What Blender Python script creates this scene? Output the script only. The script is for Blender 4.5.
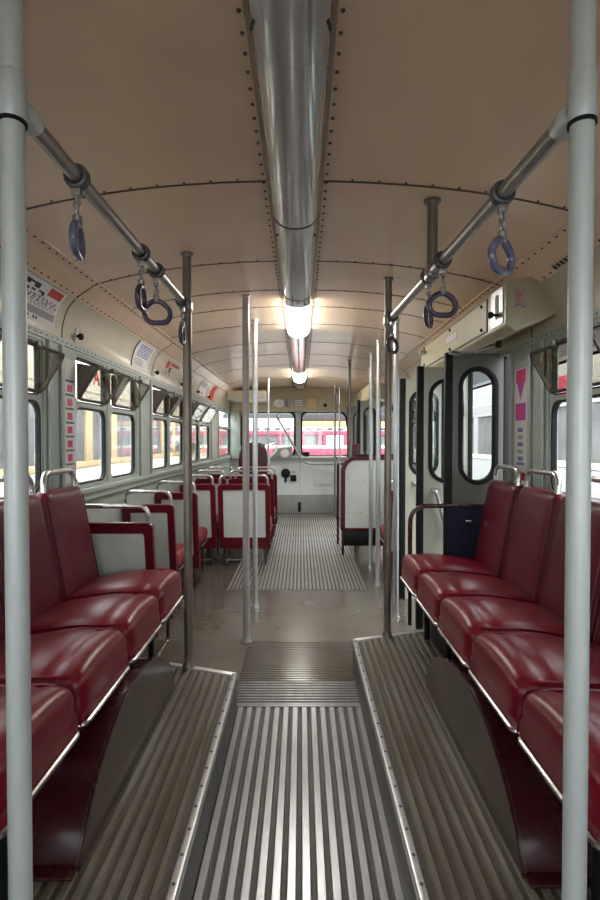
import bpy, bmesh, math, random
from mathutils import Vector, Matrix
random.seed(7)
PI = math.pi
S = bpy.context.scene
COL = S.collection
for o in list(bpy.data.objects):
    bpy.data.objects.remove(o)

# ------------------------------------------------------------------ camera
cam_d = bpy.data.cameras.new('camera')
cam = bpy.data.objects.new('camera', cam_d)
COL.objects.link(cam)
cam.location = (0, 0, 1.2)
cam.rotation_euler = (math.radians(90 - 1.10), 0, 0)
cam_d.sensor_fit = 'VERTICAL'
cam_d.sensor_height = 36
cam_d.lens = 20.8
cam_d.shift_x = -1 / 900
cam_d.clip_start = 0.02
S.camera = cam

# ------------------------------------------------------------------ world / exposure
W = bpy.data.worlds.new('daylight')
S.world = W
W.use_nodes = True
bg = W.node_tree.nodes['Background']
bg.inputs[0].default_value = (0.93, 0.97, 1.0, 1)
bg.inputs[1].default_value = 2.7
vs = S.view_settings
vs.view_transform = 'Standard'
vs.look = 'None'
vs.gamma = 1
vs.use_curve_mapping = False
vs.exposure = 1.55
LAMP_STRENGTH = 13.0

# ------------------------------------------------------------------ materials
MATS = {}
def mat(name, col, rough=0.5, metal=0.0, var=0.0, scale=8.0, col2=None, bump=0.0, bscale=60.0, coat=0.0, stretch=None, spec=None):
    m = bpy.data.materials.new(name)
    m.use_nodes = True
    nt = m.node_tree
    b = nt.nodes['Principled BSDF']
    b.inputs['Base Color'].default_value = (*col, 1)
    b.inputs['Roughness'].default_value = rough
    b.inputs['Metallic'].default_value = metal
    if spec is not None: b.inputs['Specular IOR Level'].default_value = spec
    if coat:
        b.inputs['Coat Weight'].default_value = coat
        b.inputs['Coat Roughness'].default_value = 0.15
    if var or col2 or bump:
        tc = nt.nodes.new('ShaderNodeTexCoord')
        mp = nt.nodes.new('ShaderNodeMapping')
        nt.links.new(tc.outputs['Object'], mp.inputs[0])
        if stretch: mp.inputs['Scale'].default_value = stretch
    if var or col2:
        n = nt.nodes.new('ShaderNodeTexNoise')
        n.inputs['Scale'].default_value = scale
        n.inputs['Detail'].default_value = 6
        n.inputs['Roughness'].default_value = 0.65
        nt.links.new(mp.outputs[0], n.inputs['Vector'])
        r = nt.nodes.new('ShaderNodeValToRGB')
        r.color_ramp.elements[0].position = 0.32
        r.color_ramp.elements[1].position = 0.68
        a = col2 if col2 else tuple(c * (1 - var) for c in col)
        r.color_ramp.elements[0].color = (*a, 1)
        r.color_ramp.elements[1].color = (*col, 1)
        nt.links.new(n.outputs[0], r.inputs[0])
        nt.links.new(r.outputs[0], b.inputs['Base Color'])
        mr = nt.nodes.new('ShaderNodeMapRange')
        mr.inputs[3].default_value = min(1, rough * 1.25)
        mr.inputs[4].default_value = rough * 0.85
        nt.links.new(n.outputs[0], mr.inputs[0])
        nt.links.new(mr.outputs[0], b.inputs['Roughness'])
    if bump:
        n2 = nt.nodes.new('ShaderNodeTexNoise')
        n2.inputs['Scale'].default_value = bscale
        n2.inputs['Detail'].default_value = 4
        nt.links.new(mp.outputs[0], n2.inputs['Vector'])
        bp = nt.nodes.new('ShaderNodeBump')
        bp.inputs['Strength'].default_value = bump
        bp.inputs['Distance'].default_value = 0.01
        nt.links.new(n2.outputs[0], bp.inputs['Height'])
        nt.links.new(bp.outputs[0], b.inputs['Normal'])
    MATS[name] = m
    return m

mat('ceiling_paint', (0.68, 0.49, 0.345), 0.30, var=0.12, scale=3.5, bump=0.05, bscale=7, coat=0.2)
mat('cove_paint', (0.50, 0.44, 0.33), 0.36, var=0.10, scale=5, bump=0.03, bscale=10, coat=0.15)
mat('wall_paint', (0.36, 0.41, 0.375), 0.42, var=0.12, scale=9, bump=0.03)
mat('wall_dark', (0.13, 0.135, 0.115), 0.5, var=0.2, scale=9)
mat('front_paint', (0.66, 0.69, 0.68), 0.42, var=0.1, scale=8)
mat('front_kick', (0.30, 0.31, 0.29), 0.5, var=0.2, scale=9)
mat('header_paint', (0.46, 0.38, 0.24), 0.5, var=0.1, scale=7)
mat('seam', (0.055, 0.034, 0.02), 0.6)
mat('rivet', (0.075, 0.048, 0.030), 0.5, metal=0.2)
mat('rubber', (0.008, 0.008, 0.009), 0.55, bump=0.05, spec=0.2)
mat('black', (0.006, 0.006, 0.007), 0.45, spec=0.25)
mat('hopper_frame', (0.10, 0.085, 0.07), 0.4, metal=0.4, var=0.2)
mat('hopper_cheek', (0.16, 0.135, 0.105), 0.45, var=0.3, scale=14)
mat('aluminium', (0.60, 0.61, 0.62), 0.30, metal=0.9, var=0.15, scale=14)
mat('duct_metal', (0.62, 0.62, 0.64), 0.13, metal=0.6, var=0.25, scale=6, stretch=(1, 0.2, 1), bump=0.05, bscale=8)
mat('duct_flange', (0.30, 0.22, 0.155), 0.35, metal=0.3, var=0.15)
mat('chrome', (0.74, 0.72, 0.71), 0.16, metal=1.0)
mat('trim_metal', (0.42, 0.39, 0.385), 0.25, metal=0.9)
mat('satin', (0.62, 0.60, 0.58), 0.27, metal=0.9, var=0.1, scale=30)
mat('pole_grey', (0.52, 0.555, 0.55), 0.36, metal=0.12, var=0.15, scale=30, stretch=(1, 1, 0.25), bump=0.02)
mat('pole_bronze', (0.24, 0.205, 0.17), 0.38, metal=0.6, var=0.3, scale=30, stretch=(1, 1, 0.25))  # brown stands in for dimmer light on the platform-end poles and hanger
mat('pole_taupe', (0.42, 0.375, 0.345), 0.38, metal=0.3, var=0.15, scale=30)
mat('strap_loop', (0.10, 0.10, 0.105), 0.4, metal=0.3, var=0.2, scale=40)
mat('tram_grey', (0.40, 0.40, 0.40), 0.5, var=0.1, scale=2)
mat('pole_bright', (0.60, 0.63, 0.66), 0.28, metal=0.7, var=0.12, scale=30)
mat('rail_metal', (0.36, 0.34, 0.33), 0.3, metal=0.75, var=0.25, scale=30)
mat('strap_metal', (0.42, 0.40, 0.40), 0.35, metal=0.8, var=0.2, scale=60)
mat('strap_grip', (0.15, 0.15, 0.27), 0.15, var=0.25, scale=40, coat=0.4)
mat('strap_grip_dark', (0.075, 0.055, 0.10), 0.25, var=0.25, scale=40, coat=0.4)
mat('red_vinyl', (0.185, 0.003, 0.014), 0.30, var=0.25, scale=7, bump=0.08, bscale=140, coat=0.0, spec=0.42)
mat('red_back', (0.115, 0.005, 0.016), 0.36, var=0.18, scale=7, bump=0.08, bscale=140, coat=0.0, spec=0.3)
mat('red_frame', (0.115, 0.003, 0.010), 0.34, var=0.15, scale=12, coat=0.15, spec=0.4)
mat('frame_maroon', (0.085, 0.004, 0.010), 0.34, var=0.15, scale=12, spec=0.4)
mat('maroon_metal', (0.055, 0.008, 0.012), 0.26, var=0.3, scale=10, coat=0.3)
mat('arch_face', (0.062, 0.040, 0.034), 0.34, var=0.25, scale=7, coat=0.3)  # brown of the face stands in for reflections on the maroon panel
mat('seat_panel', (0.60, 0.63, 0.60), 0.45, var=0.12, scale=9)
mat('floor_plain', (0.125, 0.105, 0.085), 0.22, col2=(0.09, 0.075, 0.058), scale=5, coat=0.2)
mat('groove', (0.075, 0.069, 0.063), 0.5, var=0.3, scale=25)
mat('rib_steel', (0.40, 0.40, 0.42), 0.30, metal=0.6, col2=(0.25, 0.245, 0.25), scale=9, stretch=(1, 0.2, 1), bump=0.03)
mat('rib_front', (0.44, 0.42, 0.39), 0.34, metal=0.5, col2=(0.26, 0.24, 0.215), scale=9, stretch=(1, 0.2, 1))
mat('plat_groove', (0.085, 0.07, 0.052), 0.45, col2=(0.05, 0.038, 0.025), scale=9)
mat('plat_rib', (0.25, 0.235, 0.205), 0.34, metal=0.35, col2=(0.125, 0.095, 0.058), scale=5, stretch=(1, 0.35, 1), bump=0.05)
mat('riser', (0.10, 0.095, 0.09), 0.45, metal=0.3, var=0.3, scale=12)
mat('door_grey', (0.10, 0.10, 0.085), 0.42, var=0.15, scale=8)
mat('door_cream', (0.40, 0.40, 0.33), 0.42, var=0.12, scale=8)
mat('blue_panel', (0.003, 0.005, 0.022), 0.5, var=0.2, spec=0.2)
mat('box_cream', (0.37, 0.335, 0.225), 0.4, var=0.1, scale=7, coat=0.1)
mat('paper', (0.68, 0.67, 0.66), 0.6)
mat('print_black', (0.015, 0.013, 0.015), 0.6)
mat('print_red', (0.50, 0.035, 0.03), 0.55)
mat('print_purple', (0.16, 0.12, 0.42), 0.6)
mat('print_grey', (0.30, 0.28, 0.28), 0.6)
mat('print_pink', (0.62, 0.03, 0.16), 0.5)
mat('print_magenta', (0.42, 0.04, 0.36), 0.5)
mat('print_green', (0.28, 0.40, 0.30), 0.6)
mat('driver_seat', (0.045, 0.007, 0.009), 0.45, var=0.2)
mat('tram_cream', (0.80, 0.74, 0.58), 0.5, var=0.06, scale=2)
mat('tram_white', (0.84, 0.83, 0.80), 0.5, var=0.05, scale=2)
mat('tram_wood', (0.62, 0.43, 0.24), 0.5, var=0.25, scale=3)
mat('tram_red', (0.50, 0.06, 0.11), 0.4, var=0.08, scale=2)
mat('tram_orange', (0.70, 0.36, 0.16), 0.45, var=0.08, scale=2)
mat('tram_inside', (0.20, 0.21, 0.22), 0.8, var=0.4, scale=2.2)
mat('tram_glass', (0.17, 0.175, 0.18), 0.5, var=0.45, scale=1.6)
mat('hall_floor', (0.42, 0.41, 0.39), 0.7, var=0.2, scale=1.2)
mat('hall_wall', (0.055, 0.055, 0.06), 0.8, var=0.2, scale=0.7)

def glass(name, tint, refl=1.45):
    m = bpy.data.materials.new(name)
    m.use_nodes = True
    nt = m.node_tree
    nt.nodes.remove(nt.nodes['Principled BSDF'])
    t = nt.nodes.new('ShaderNodeBsdfTransparent')
    t.inputs[0].default_value = (*tint, 1)
    g = nt.nodes.new('ShaderNodeBsdfGlossy')
    g.inputs['Roughness'].default_value = 0.03
    f = nt.nodes.new('ShaderNodeLayerWeight')     # Schlick reflectance from the facing angle
    f.inputs[0].default_value = 0.5
    pw = nt.nodes.new('ShaderNodeMath'); pw.operation = 'POWER'; pw.inputs[1].default_value = 5
    ma = nt.nodes.new('ShaderNodeMath'); ma.operation = 'MULTIPLY_ADD'; ma.inputs[1].default_value = 0.9; ma.inputs[2].default_value = 0.035
    nt.links.new(f.outputs['Facing'], pw.inputs[0]); nt.links.new(pw.outputs[0], ma.inputs[0])
    x = nt.nodes.new('ShaderNodeMixShader')
    nt.links.new(ma.outputs[0], x.inputs[0])
    nt.links.new(t.outputs[0], x.inputs[1])
    nt.links.new(g.outputs[0], x.inputs[2])
    nt.links.new(x.outputs[0], nt.nodes['Material Output'].inputs[0])
    MATS[name] = m
glass('glass', (0.93, 0.95, 0.94))
glass('hopper_glass', (0.62, 0.60, 0.54))
glass('door_glass', (0.80, 0.83, 0.82))

m = mat('lamp_glow', (0.9, 0.9, 0.9), 0.4)
b = m.node_tree.nodes['Principled BSDF']
b.inputs['Emission Color'].default_value = (1.0, 0.96, 0.88, 1)
b.inputs['Emission Strength'].default_value = LAMP_STRENGTH

# ------------------------------------------------------------------ builders
def wloc(o):
    v = Vector((0, 0, 0))
    while o is not None:
        v += o.location
        o = o.parent
    return v

class MB:
    def __init__(s): s.v = []; s.f = []
    def add(s, vs_, fs):
        n = len(s.v); s.v += [tuple(p) for p in vs_]; s.f += [tuple(i + n for i in q) for q in fs]; return s
    def box(s, x0, x1, y0, y1, z0, z1):
        return s.add([(x0, y0, z0), (x1, y0, z0), (x1, y1, z0), (x0, y1, z0), (x0, y0, z1), (x1, y0, z1), (x1, y1, z1), (x0, y1, z1)],
                     [(0, 3, 2, 1), (4, 5, 6, 7), (0, 1, 5, 4), (1, 2, 6, 5), (2, 3, 7, 6), (3, 0, 4, 7)])
    def tube(s, path, r, n=10, closed=False, caps=True):
        P = [Vector(p) for p in path]; m_ = len(P)
        T = []
        for i in range(m_):
            a = P[(i - 1) % m_] if (closed or i > 0) else P[i]
            c = P[(i + 1) % m_] if (closed or i < m_ - 1) else P[i]
            T.append((c - a).normalized())
        ref = Vector((0, 0, 1)) if abs(T[0].z) < 0.9 else Vector((1, 0, 0))
        N = (ref - T[0] * ref.dot(T[0])).normalized()
        vs_ = []
        for i in range(m_):
            N = (N - T[i] * N.dot(T[i])).normalized()
            B = T[i].cross(N)
            rr = r[i] if isinstance(r, (list, tuple)) else r
            for k in range(n):
                a = 2 * PI * k / n
                vs_.append(P[i] + (N * math.cos(a) + B * math.sin(a)) * rr)
        fs = []
        for i in range(m_ if closed else m_ - 1):
            j = (i + 1) % m_
            for k in range(n):
                l = (k + 1) % n
                fs.append((i * n + k, i * n + l, j * n + l, j * n + k))
        if caps and not closed:
            fs.append(tuple(reversed(range(n)))); fs.append(tuple(range((m_ - 1) * n, m_ * n)))
        return s.add(vs_, fs)
    def cyl(s, p, q, r, n=16): return s.tube([p, q], r, n)
    def loops(s, A, B_, tri=True):
        n = len(A); 
        fs = [(i, (i + 1) % n, n + (i + 1) % n, n + i) for i in range(n)]
        return s.add(list(A) + list(B_), fs)
    def ring(s, outer, inner, fn, t):
        # outer / inner: equal-length 2D loops; fn(u,v,w)->3D; a plate with a hole, thickness t along w
        n = len(outer)
        V = [fn(u, v, 0) for u, v in outer] + [fn(u, v, 0) for u, v in inner] + [fn(u, v, t) for u, v in outer] + [fn(u, v, t) for u, v in inner]
        F = []
        for i in range(n):
            j = (i + 1) % n
            F += [(i, j, n + j, n + i), (2 * n + i, 3 * n + i, 3 * n + j, 2 * n + j), (i, 2 * n + i, 2 * n + j, j), (n + i, n + j, 3 * n + j, 3 * n + i)]
        return s.add(V, F)
    def plate(s, loop, fn, t):
        n = len(loop)
        V = [fn(u, v, 0) for u, v in loop] + [fn(u, v, t) for u, v in loop]
        F = [tuple(range(n)), tuple(reversed(range(n, 2 * n)))] + [(i, n + i, n + (i + 1) % n, (i + 1) % n) for i in range(n)]
        return s.add(V, F)
    def grid(s, fn, nu, nv):
        V = [fn(i / nu, j / nv) for j in range(nv + 1) for i in range(nu + 1)]
        F = [(j * (nu + 1) + i, j * (nu + 1) + i + 1, (j + 1) * (nu + 1) + i + 1, (j + 1) * (nu + 1) + i) for j in range(nv) for i in range(nu)]
        return s.add(V, F)
    def slab(s, fn, nu, nv):
        # closed slab, fn(u,v,w) with w in {0,1}
        n0 = (nu + 1) * (nv + 1)
        V = [fn(i / nu, j / nv, w) for w in (0, 1) for j in range(nv + 1) for i in range(nu + 1)]
        ix = lambda i, j, w: w * n0 + j * (nu + 1) + i
        F = []
        for j in range(nv):
            for i in range(nu):
                F.append((ix(i, j, 0), ix(i, j + 1, 0), ix(i + 1, j + 1, 0), ix(i + 1, j, 0)))
                F.append((ix(i, j, 1), ix(i + 1, j, 1), ix(i + 1, j + 1, 1), ix(i, j + 1, 1)))
        for i in range(nu):
            F.append((ix(i, 0, 0), ix(i + 1, 0, 0), ix(i + 1, 0, 1), ix(i, 0, 1)))
            F.append((ix(i + 1, nv, 0), ix(i, nv, 0), ix(i, nv, 1), ix(i + 1, nv, 1)))
        for j in range(nv):
            F.append((ix(0, j + 1, 0), ix(0, j, 0), ix(0, j, 1), ix(0, j + 1, 1)))
            F.append((ix(nu, j, 0), ix(nu, j + 1, 0), ix(nu, j + 1, 1), ix(nu, j, 1)))
        return s.add(V, F)
    def lathe(s, prof, c, ax='z', n=16):
        V = []
        for r, h in prof:
            for k in range(n):
                a = 2 * PI * k / n; p, q = r * math.cos(a), r * math.sin(a)
                d = {'z': (p, q, h), 'y': (p, h, q), 'x': (h, p, q)}[ax]
                V.append((c[0] + d[0], c[1] + d[1], c[2] + d[2]))
        m_ = len(prof)
        F = [(i * n + k, i * n + (k + 1) % n, (i + 1) * n + (k + 1) % n, (i + 1) * n + k) for i in range(m_ - 1) for k in range(n)]
        F += [tuple(reversed(range(n))), tuple(range((m_ - 1) * n, m_ * n))]
        return s.add(V, F)
    def dome(s, c, nrm, r, h, n=6):
        nrm = Vector(nrm).normalized(); c = Vector(c)
        ref = Vector((0, 1, 0)) if abs(nrm.y) < 0.9 else Vector((1, 0, 0))
        a = nrm.cross(ref).normalized(); b_ = nrm.cross(a)
        V = []
        for rr, hh in ((r, 0), (r * 0.7, h * 0.8)):
            for k in range(n):
                t = 2 * PI * k / n
                V.append(c + a * math.cos(t) * rr + b_ * math.sin(t) * rr + nrm * hh)
        V.append(c + nrm * h)
        F = [(k, (k + 1) % n, n + (k + 1) % n, n + k) for k in range(n)] + [(n + k, n + (k + 1) % n, 2 * n) for k in range(n)]
        return s.add(V, F)
    def rbox(s, hx, hy, hz, r, nx=8, ny=8, nz=4, c=(0, 0, 0), fn=None):
        # rounded box: subdivided cube pulled onto a rounded-box surface; fn deforms
        bm = bmesh.new()
        idx = {}
        V = []; F = []
        def g(i, j, k):
            key = (i, j, k)
            if key not in idx:
                def lin(t, n, h):
                    u = t / n * 2 - 1
                    return math.copysign(abs(u) ** 0.8, u) * h
                p = Vector((lin(i, nx, hx), lin(j, ny, hy), lin(k, nz, hz)))
                q = Vector((max(-hx + r, min(hx - r, p.x)), max(-hy + r, min(hy - r, p.y)), max(-hz + r, min(hz - r, p.z))))
                d = p - q
                if d.length > 1e-9: p = q + d.normalized() * r
                if fn: p = Vector(fn(p))
                idx[key] = len(V); V.append((p.x + c[0], p.y + c[1], p.z + c[2]))
            return idx[key]
        for i in range(nx):
            for j in range(ny):
                F.append((g(i, j, 0), g(i, j + 1, 0), g(i + 1, j + 1, 0), g(i + 1, j, 0)))
                F.append((g(i, j, nz), g(i + 1, j, nz), g(i + 1, j + 1, nz), g(i, j + 1, nz)))
        for i in range(nx):
            for k in range(nz):
                F.append((g(i, 0, k), g(i + 1, 0, k), g(i + 1, 0, k + 1), g(i, 0, k + 1)))
                F.append((g(i, ny, k), g(i, ny, k + 1), g(i + 1, ny, k + 1), g(i + 1, ny, k)))
        for j in range(ny):
            for k in range(nz):
                F.append((g(0, j, k), g(0, j, k + 1), g(0, j + 1, k + 1), g(0, j + 1, k)))
                F.append((g(nx, j, k), g(nx, j + 1, k), g(nx, j + 1, k + 1), g(nx, j, k + 1)))
        bm.free()
        return s.add(V, F)
    def build(s, name, m_, parent=None, local=False, bevel=0, seg=2, smooth=40, mesh_only=False):
        V = [Vector(p) for p in s.v]
        loc = Vector((0, 0, 0))
        if not local:
            if parent is not None: off = wloc(parent)
            else:
                xs = [p.x for p in V]; ys = [p.y for p in V]; zs = [p.z for p in V]
                off = Vector(((min(xs) + max(xs)) / 2, (min(ys) + max(ys)) / 2, min(zs))); loc = off
            V = [p - off for p in V]
        me = bpy.data.meshes.new(name)
        me.from_pydata([tuple(p) for p in V], [], s.f)
        bm = bmesh.new(); bm.from_mesh(me)
        bmesh.ops.remove_doubles(bm, verts=bm.verts, dist=1e-5)
        bmesh.ops.recalc_face_normals(bm, faces=bm.faces)
        if bevel:
            ed = [e for e in bm.edges if len(e.link_faces) == 2 and e.calc_face_angle(0) > 0.5]
            bmesh.ops.bevel(bm, geom=ed, offset=bevel, segments=seg, profile=0.5, affect='EDGES', clamp_overlap=True)
        bm.to_mesh(me); bm.free()
        if smooth:
            for p in me.polygons: p.use_smooth = True
            me.set_sharp_from_angle(angle=math.radians(smooth))
        me.materials.append(MATS[m_])
        o = bpy.data.objects.new(name, me)
        COL.objects.link(o)
        if parent is not None: o.parent = parent
        o.location = loc
        return o

def tag(o, label, cat=None, group=None, kind=None):
    o['label'] = label
    if cat: o['category'] = cat
    if group: o['group'] = group
    if kind: o['kind'] = kind
    return o
def empty(name, loc=(0, 0, 0), rz=0):
    o = bpy.data.objects.new(name, None); COL.objects.link(o)
    o.location = loc; o.rotation_euler = (0, 0, rz); o.empty_display_size = 0.1
    return o
def stuff(o): o['kind'] = 'stuff'; return o
def copy_tree(o, parent=None):
    c = o.copy(); COL.objects.link(c); c.parent = parent
    for ch in list(o.children): copy_tree(ch, c)
    return c
def rr(x0, x1, y0, y1, r, n=5):
    L = []
    for cx, cy, a0 in ((x1 - r, y0 + r, -PI / 2), (x1 - r, y1 - r, 0), (x0 + r, y1 - r, PI / 2), (x0 + r, y0 + r, PI)):
        for k in range(n + 1):
            a = a0 + PI / 2 * k / n
            L.append((cx + r * math.cos(a), cy + r * math.sin(a)))
    return L
def arc_path(pts, r=0.03, n=5):
    # polyline with rounded corners
    P = [Vector(p) for p in pts]; out = [P[0]]
    for i in range(1, len(P) - 1):
        a = (P[i - 1] - P[i]); c = (P[i + 1] - P[i])
        rad = min(r, a.length * 0.49, c.length * 0.49)
        p0 = P[i] + a.normalized() * rad; p1 = P[i] + c.normalized() * rad
        for k in range(n + 1):
            t = k / n
            out.append(p0 * (1 - t) ** 2 + P[i] * 2 * t * (1 - t) + p1 * t ** 2)
    out.append(P[-1])
    return out
def text_mesh(txt, size, bold=0.0):
    cu = bpy.data.curves.new('t', 'FONT'); cu.body = txt; cu.size = size; cu.offset = bold
    cu.align_x = 'CENTER'; cu.align_y = 'CENTER'; cu.resolution_u = 2
    o = bpy.data.objects.new('t', cu); COL.objects.link(o)
    dg = bpy.context.evaluated_depsgraph_get()
    me = bpy.data.meshes.new_from_object(o.evaluated_get(dg))
    V = [tuple(v.co) for v in me.vertices]; F = [tuple(p.vertices) for p in me.polygons]
    bpy.data.objects.remove(o); bpy.data.curves.remove(cu); bpy.data.meshes.remove(me)
    return V, F

# ------------------------------------------------------------------ bus dimensions
XL, XR, XC = -1.15, 1.11, -0.02
Y0, Y1 = -1.30, 8.55
ZS, ZH = 0.955, 1.64          # window sill / head
ZT = 1.685                     # trim strip where the cove starts
PZ = 0.172                     # raised platform height

# ceiling / cove profile, distance from the bus centre line
KP = [(1.13, 1.685), (1.128, 1.74), (1.105, 1.82), (1.06, 1.88), (1.00, 1.922), (0.945, 1.952), (0.75, 1.997), (0.5, 2.034), (0.25, 2.053), (0.082, 2.058)]
def catmull(P, n=4):
    out = []
    for i in range(len(P) - 1):
        p0 = P[max(i - 1, 0)]; p1 = P[i]; p2 = P[i + 1]; p3 = P[min(i + 2, len(P) - 1)]
        for k in range(n):
            t = k / n
            out.append(tuple(0.5 * (2 * p1[a] + (p2[a] - p0[a]) * t + (2 * p0[a] - 5 * p1[a] + 4 * p2[a] - p3[a]) * t * t + (3 * p1[a] - p0[a] - 3 * p2[a] + p3[a]) * t ** 3) for a in (0, 1)))
    out.append(P[-1])
    return out
PROF = catmull(KP)
CUM = [0]
for a, c in zip(PROF, PROF[1:]): CUM.append(CUM[-1] + math.dist(a, c))
S_MID = CUM[12]; S_UP = CUM[20]; S_END = CUM[-1]
def prof(s, off=0.0, side=-1):
    s = max(0, min(S_END, s))
    i = 0
    while i < len(CUM) - 2 and CUM[i + 1] < s: i += 1
    t = (s - CUM[i]) / (CUM[i + 1] - CUM[i])
    x = PROF[i][0] * (1 - t) + PROF[i + 1][0] * t; z = PROF[i][1] * (1 - t) + PROF[i + 1][1] * t
    dx = PROF[i + 1][0] - PROF[i][0]; dz = PROF[i + 1][1] - PROF[i][1]; l = math.hypot(dx, dz)
    nx, nz = -dz / l, dx / l            # inward (towards passengers)
    return XC + side * (x + nx * off), z + nz * off
def pnormal(s, side):
    x0, z0 = prof(s, 0, side); x1, z1 = prof(s, 0.01, side)
    return (x1 - x0, 0, z1 - z0)
def zceil(x): 
    x = abs(x - XC)
    for a, c in zip(PROF, PROF[1:]):
        if c[0] <= x <= a[0]:
            t = (a[0] - x) / (a[0] - c[0]); return a[1] * (1 - t) + c[1] * t
    return 2.06

# ------------------------------------------------------------------ floor
floor = tag(MB().box(XL, XR, Y0, Y1, -0.06, -0.006).build('floor', 'floor_plain'), 'worn grey brown bus floor with ribbed treads along the aisle', 'floor', kind='structure')
def rib_mesh(L, w, h, m_):
    b_ = MB()
    pr = [(-w / 2, 0), (-w / 2 + 0.004, h), (w / 2 - 0.004, h), (w / 2, 0)]
    V = [(x, y, z) for y in (0, L) for x, z in pr]
    return b_.add(V, [(0, 1, 5, 4), (1, 2, 6, 5), (2, 3, 7, 6), (0, 3, 2, 1), (4, 5, 6, 7)])
def rib_row(parent, xs, y0, y1, z, w, h, m_, name='floor_rib'):
    first = None
    base = wloc(parent)
    for x in xs:
        if first is None:
            first = rib_mesh(y1 - y0, w, h, m_).build(name, m_, parent, local=True, smooth=0)
            o = first
        else:
            o = first.copy(); COL.objects.link(o)
        o.location = Vector((x, y0, z)) - base
# aisle channel between the two platforms
MB().box(-0.288, 0.272, Y0, 2.31, -0.006, 0).build('tread_base', 'groove', floor, smooth=0)
rib_row(floor, [-0.268 + 0.0404 * i for i in range(14)], Y0, 2.30, 0, 0.0285, 0.008, 'rib_steel')
# front aisle tread
MB().box(-0.60, 0.54, 4.13, 8.45, -0.006, 0).build('tread_base', 'groove', floor, smooth=0)
rib_row(floor, [-0.585 + 0.0315 * i for i in range(36)], 4.14, 8.40, 0, 0.019, 0.007, 'rib_front')
# transverse tread: fine ribs that fade out towards the middle of the bus
b_ = MB(); b2_ = MB(); y = 2.33; k = 0
while y < 3.06:
    (b_ if k < 9 else b2_).box(-0.31, 0.33, y, y + 0.014, -0.004, 0.006 if k < 9 else 0.004)
    y += 0.026; k += 1
stuff(b_.build('cross_ribs', 'rib_steel', floor, bevel=0.002, seg=1))
stuff(b2_.build('cross_ribs', 'floor_plain', floor, bevel=0.0015, seg=1))
MB().box(-0.288, 0.272, 2.305, 2.325, -0.004, 0.008).build('threshold_strip', 'rib_steel', floor, bevel=0.002, seg=1)
MB().box(XL, XR, 3.10, 3.106, -0.006, 0.0008).build('floor_joint', 'groove', floor, smooth=0)
MB().box(XL, XR, 2.31, 4.13, -0.006, 0.0).build('floor_sheet', 'floor_plain', floor, smooth=0)
MB().box(XL, -0.60, 4.13, Y1, -0.006, 0.0).build('floor_sheet', 'floor_plain', floor, smooth=0)
MB().box(0.54, XR, 4.13, Y1, -0.006, 0.0).build('floor_sheet', 'floor_plain', floor, smooth=0)
MB().box(-0.60, 0.54, 8.45, Y1, -0.006, 0.0).build('floor_sheet', 'floor_plain', floor, smooth=0)

def platform(side):
    xe = -0.288 if side < 0 else 0.272           # aisle edge
    ye, yo = (2.27, 2.56) if side < 0 else (2.66, 2.93)   # far end at the aisle edge / at the wall
    xw = XL if side < 0 else XR
    b_ = MB()
    V = [(xe, Y0, 0), (xw, Y0, 0), (xw, yo, 0), (xe, ye, 0)]
    V += [(x, y, PZ - 0.006) for x, y, z in V]
    b_.add(V, [(0, 1, 2, 3), (4, 5, 6, 7), (0, 1, 5, 4), (1, 2, 6, 5), (2, 3, 7, 6), (3, 0, 4, 7)])
    p = b_.build('platform', 'plat_groove', floor, smooth=0)
    sgn = -1 if side < 0 else 1
    # ribs, each cut at the slanted end
    w = 0.022; n = 0
    x = xe + sgn * 0.045
    while abs(x - xw) > 0.03 and n < 24:
        t = (x - xe) / (xw - xe)
        yend = ye + (yo - ye) * t - 0.012
        r_ = rib_mesh(yend - Y0, w, 0.006, '')
        o = MB().add([(a + x, c + Y0, d + PZ - 0.006) for a, c, d in r_.v], r_.f).build('platform_rib', 'plat_rib', p, smooth=0)
        x += sgn * 0.035; n += 1
    # riser face and metal edge strip
    b_ = MB().box(min(xe, xe - sgn * 0.006), max(xe, xe - sgn * 0.006), Y0, ye, 0.0, PZ - 0.02)
    b_.build('riser', 'riser', p, smooth=0)
    x0, x1 = sorted((xe - sgn * 0.008, xe + sgn * 0.017))
    b_ = MB().box(x0, x1, Y0, ye, PZ - 0.022, PZ + 0.004)
    b_.build('edge_strip', 'aluminium', p, bevel=0.005, seg=3)
    b_ = MB()
    d = Vector((xw - xe, yo - ye, 0)).normalized(); nn = Vector((-d.y, d.x, 0)) * 0.02
    if nn.y > 0: nn = -nn
    q = [Vector((xe, ye, 0)), Vector((xw, yo, 0))]
    V = [q[0] - nn * 0.4, q[1] - nn * 0.4, q[1] + nn, q[0] + nn]
    V = [(a.x, a.y, PZ - 0.024) for a in V] + [(a.x, a.y, PZ + 0.003) for a in V]
    b_.add(V, [(0, 1, 2, 3), (4, 5, 6, 7), (0, 1, 5, 4), (1, 2, 6, 5), (2, 3, 7, 6), (3, 0, 4, 7)])
    b_.build('end_strip', 'aluminium', p, bevel=0.004, seg=2)
    b_ = MB(); y = 0.5
    while y < ye - 0.02:
        b_.dome((xe + sgn * 0.006, y, PZ + 0.004), (0, 0, 1), 0.005, 0.003); y += 0.085
    stuff(b_.build('rivets', 'riser', p))
    return p
platform(-1); platform(1)

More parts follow.
